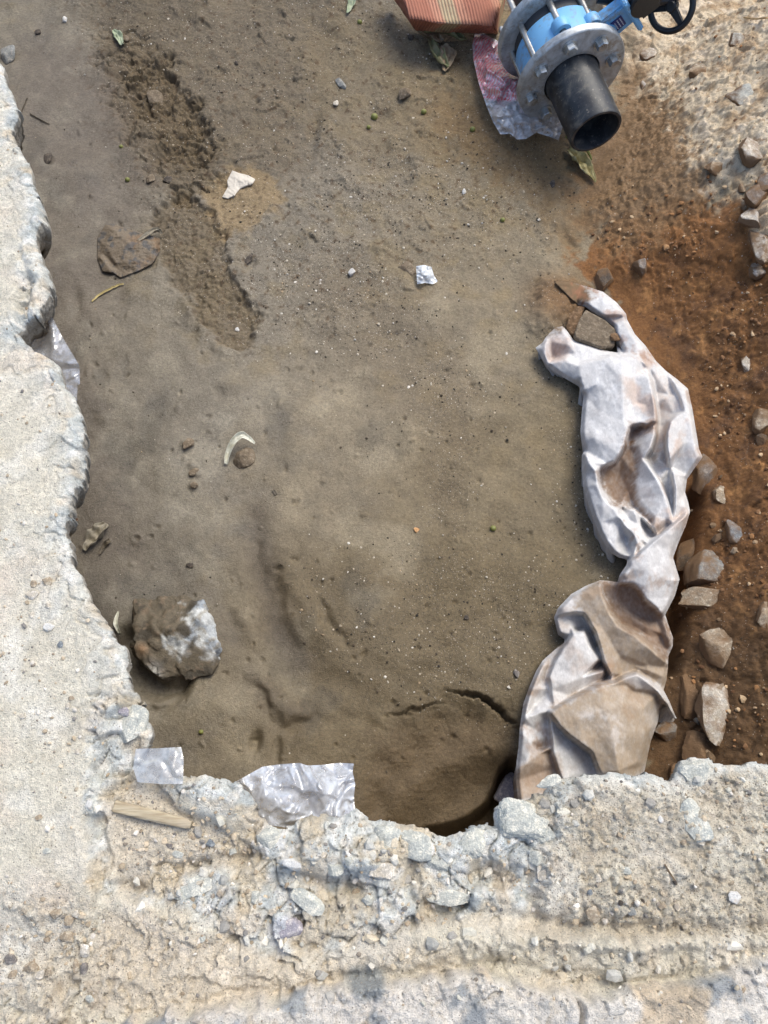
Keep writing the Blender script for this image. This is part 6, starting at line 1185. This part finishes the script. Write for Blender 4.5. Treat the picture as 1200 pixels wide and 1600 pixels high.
film('plastic_bag', pb_, [[(750, 56, 1), (762, 110, 3.4), (790, 160, 4.2), (805, 205, 2.5)], [(780, 70, 1.5), (800, 120, 4), (825, 170, 4), (820, 205, 2)], [(757, 152, 1.), (775, 180, 3), (790, 205, 1.5)], [(835, 180, 3.5), (860, 200, 2)], [(840, 150, 2), (850, 190, 1)]], .03, PINK,
     'clear plastic bag with red print lying on the mud under the valve flange', 'plastic bag', .016, seed=4, fr=24, ink=ink, onz=floor_z)
# ------------------------------------------------------------------ reddish corrugated box at the top
def card_mat():
    m, nt, b = newmat('red_cardboard'); g = N(nt, 'ShaderNodeTexCoord').outputs['Object']
    mp = N(nt, 'ShaderNodeMapping'); mp.inputs['Rotation'].default_value = (0, 0, R(-12)); nt.links.new(g, mp.inputs['Vector'])
    w1_ = N(nt, 'ShaderNodeTexWave'); w1_.inputs['Scale'].default_value = 36; w1_.inputs['Distortion'].default_value = .8; w1_.inputs['Detail'].default_value = 2; w1_.bands_direction = 'X'; nt.links.new(mp.outputs[0], w1_.inputs['Vector'])
    mp2 = N(nt, 'ShaderNodeMapping'); mp2.inputs['Rotation'].default_value = (0, 0, R(-28)); nt.links.new(g, mp2.inputs['Vector'])
    w2_ = N(nt, 'ShaderNodeTexWave'); w2_.inputs['Scale'].default_value = 1.7; w2_.inputs['Distortion'].default_value = 2.5; w2_.bands_direction = 'X'; nt.links.new(mp2.outputs[0], w2_.inputs['Vector'])
    n1 = noise(nt, g, 22, 5, .65, .5)
    c = mix(nt, ramp(nt, w2_.outputs['Fac'], .35, .6), tuple(srgb((158, 100, 78))), tuple(srgb((186, 132, 106))))
    c = mix(nt, ramp(nt, w2_.outputs['Fac'], .82, .92), c, tuple(srgb((176, 158, 124)))); c = mix(nt, ramp(nt, n1, .45, .7, 0, .6), c, tuple(srgb((140, 92, 72)))); c = mix(nt, ramp(nt, w1_.outputs['Fac'], .0, .3, .45, 0.), c, tuple(srgb((138, 78, 56))))
    nt.links.new(c, b.inputs['Base Color']); b.inputs['Roughness'].default_value = .75; nt.links.new(bump(nt, ((w1_.outputs['Fac'], .5),), .004), b.inputs['Normal']); return m
bx = bpy.data.objects.new('cardboard_box', None); COL.objects.link(bx); bp_ = P(715, 0, .06); bx.location = bp_ 
tag(bx, 'reddish corrugated cardboard box, crushed, at the top edge beside the valve', 'cardboard box')
CM = card_mat()
def panel(name, quad, n=30, m_=16, th=.004, wob=.004, seed=0):
    q = [np.array((P(*v)-bp_)[:]) for v in quad]; V = []
    for i in range(n):
        for j in range(m_):
            u, v = i/(n-1), j/(m_-1); p_ = (q[0]*(1-u)+q[1]*u)*(1-v)+(q[3]*(1-u)+q[2]*u)*v
            w_ = wob*float(vn(np.array([u*3.+seed]), np.array([v*2.]), 1, 950+seed)[0]); V.append(p_+np.array((0, 0, w_)))
    o = mesh_np(name, V, grid_faces(n, m_), CM); o.parent = bx; s_ = o.modifiers.new('thickness', 'SOLIDIFY'); s_.thickness = th; return o
panel('front_panel', [(650, 46, .045), (776, 52, .045), (770, 40, .115), (642, 30, .110)], seed=1)
panel('top_flap', [(641, 30, .112), (771, 41, .117), (800, -60, .15), (600, -60, .13)], seed=2, wob=.012)
panel('side_flap', [(618, 0, .03), (650, 46, .044), (642, 29, .110), (610, -60, .128)], seed=3)
panel('side_panel', [(776, 53, .04), (792, -20, .04), (800, -60, .14), (771, 41, .115)], seed=4)
print('all done')
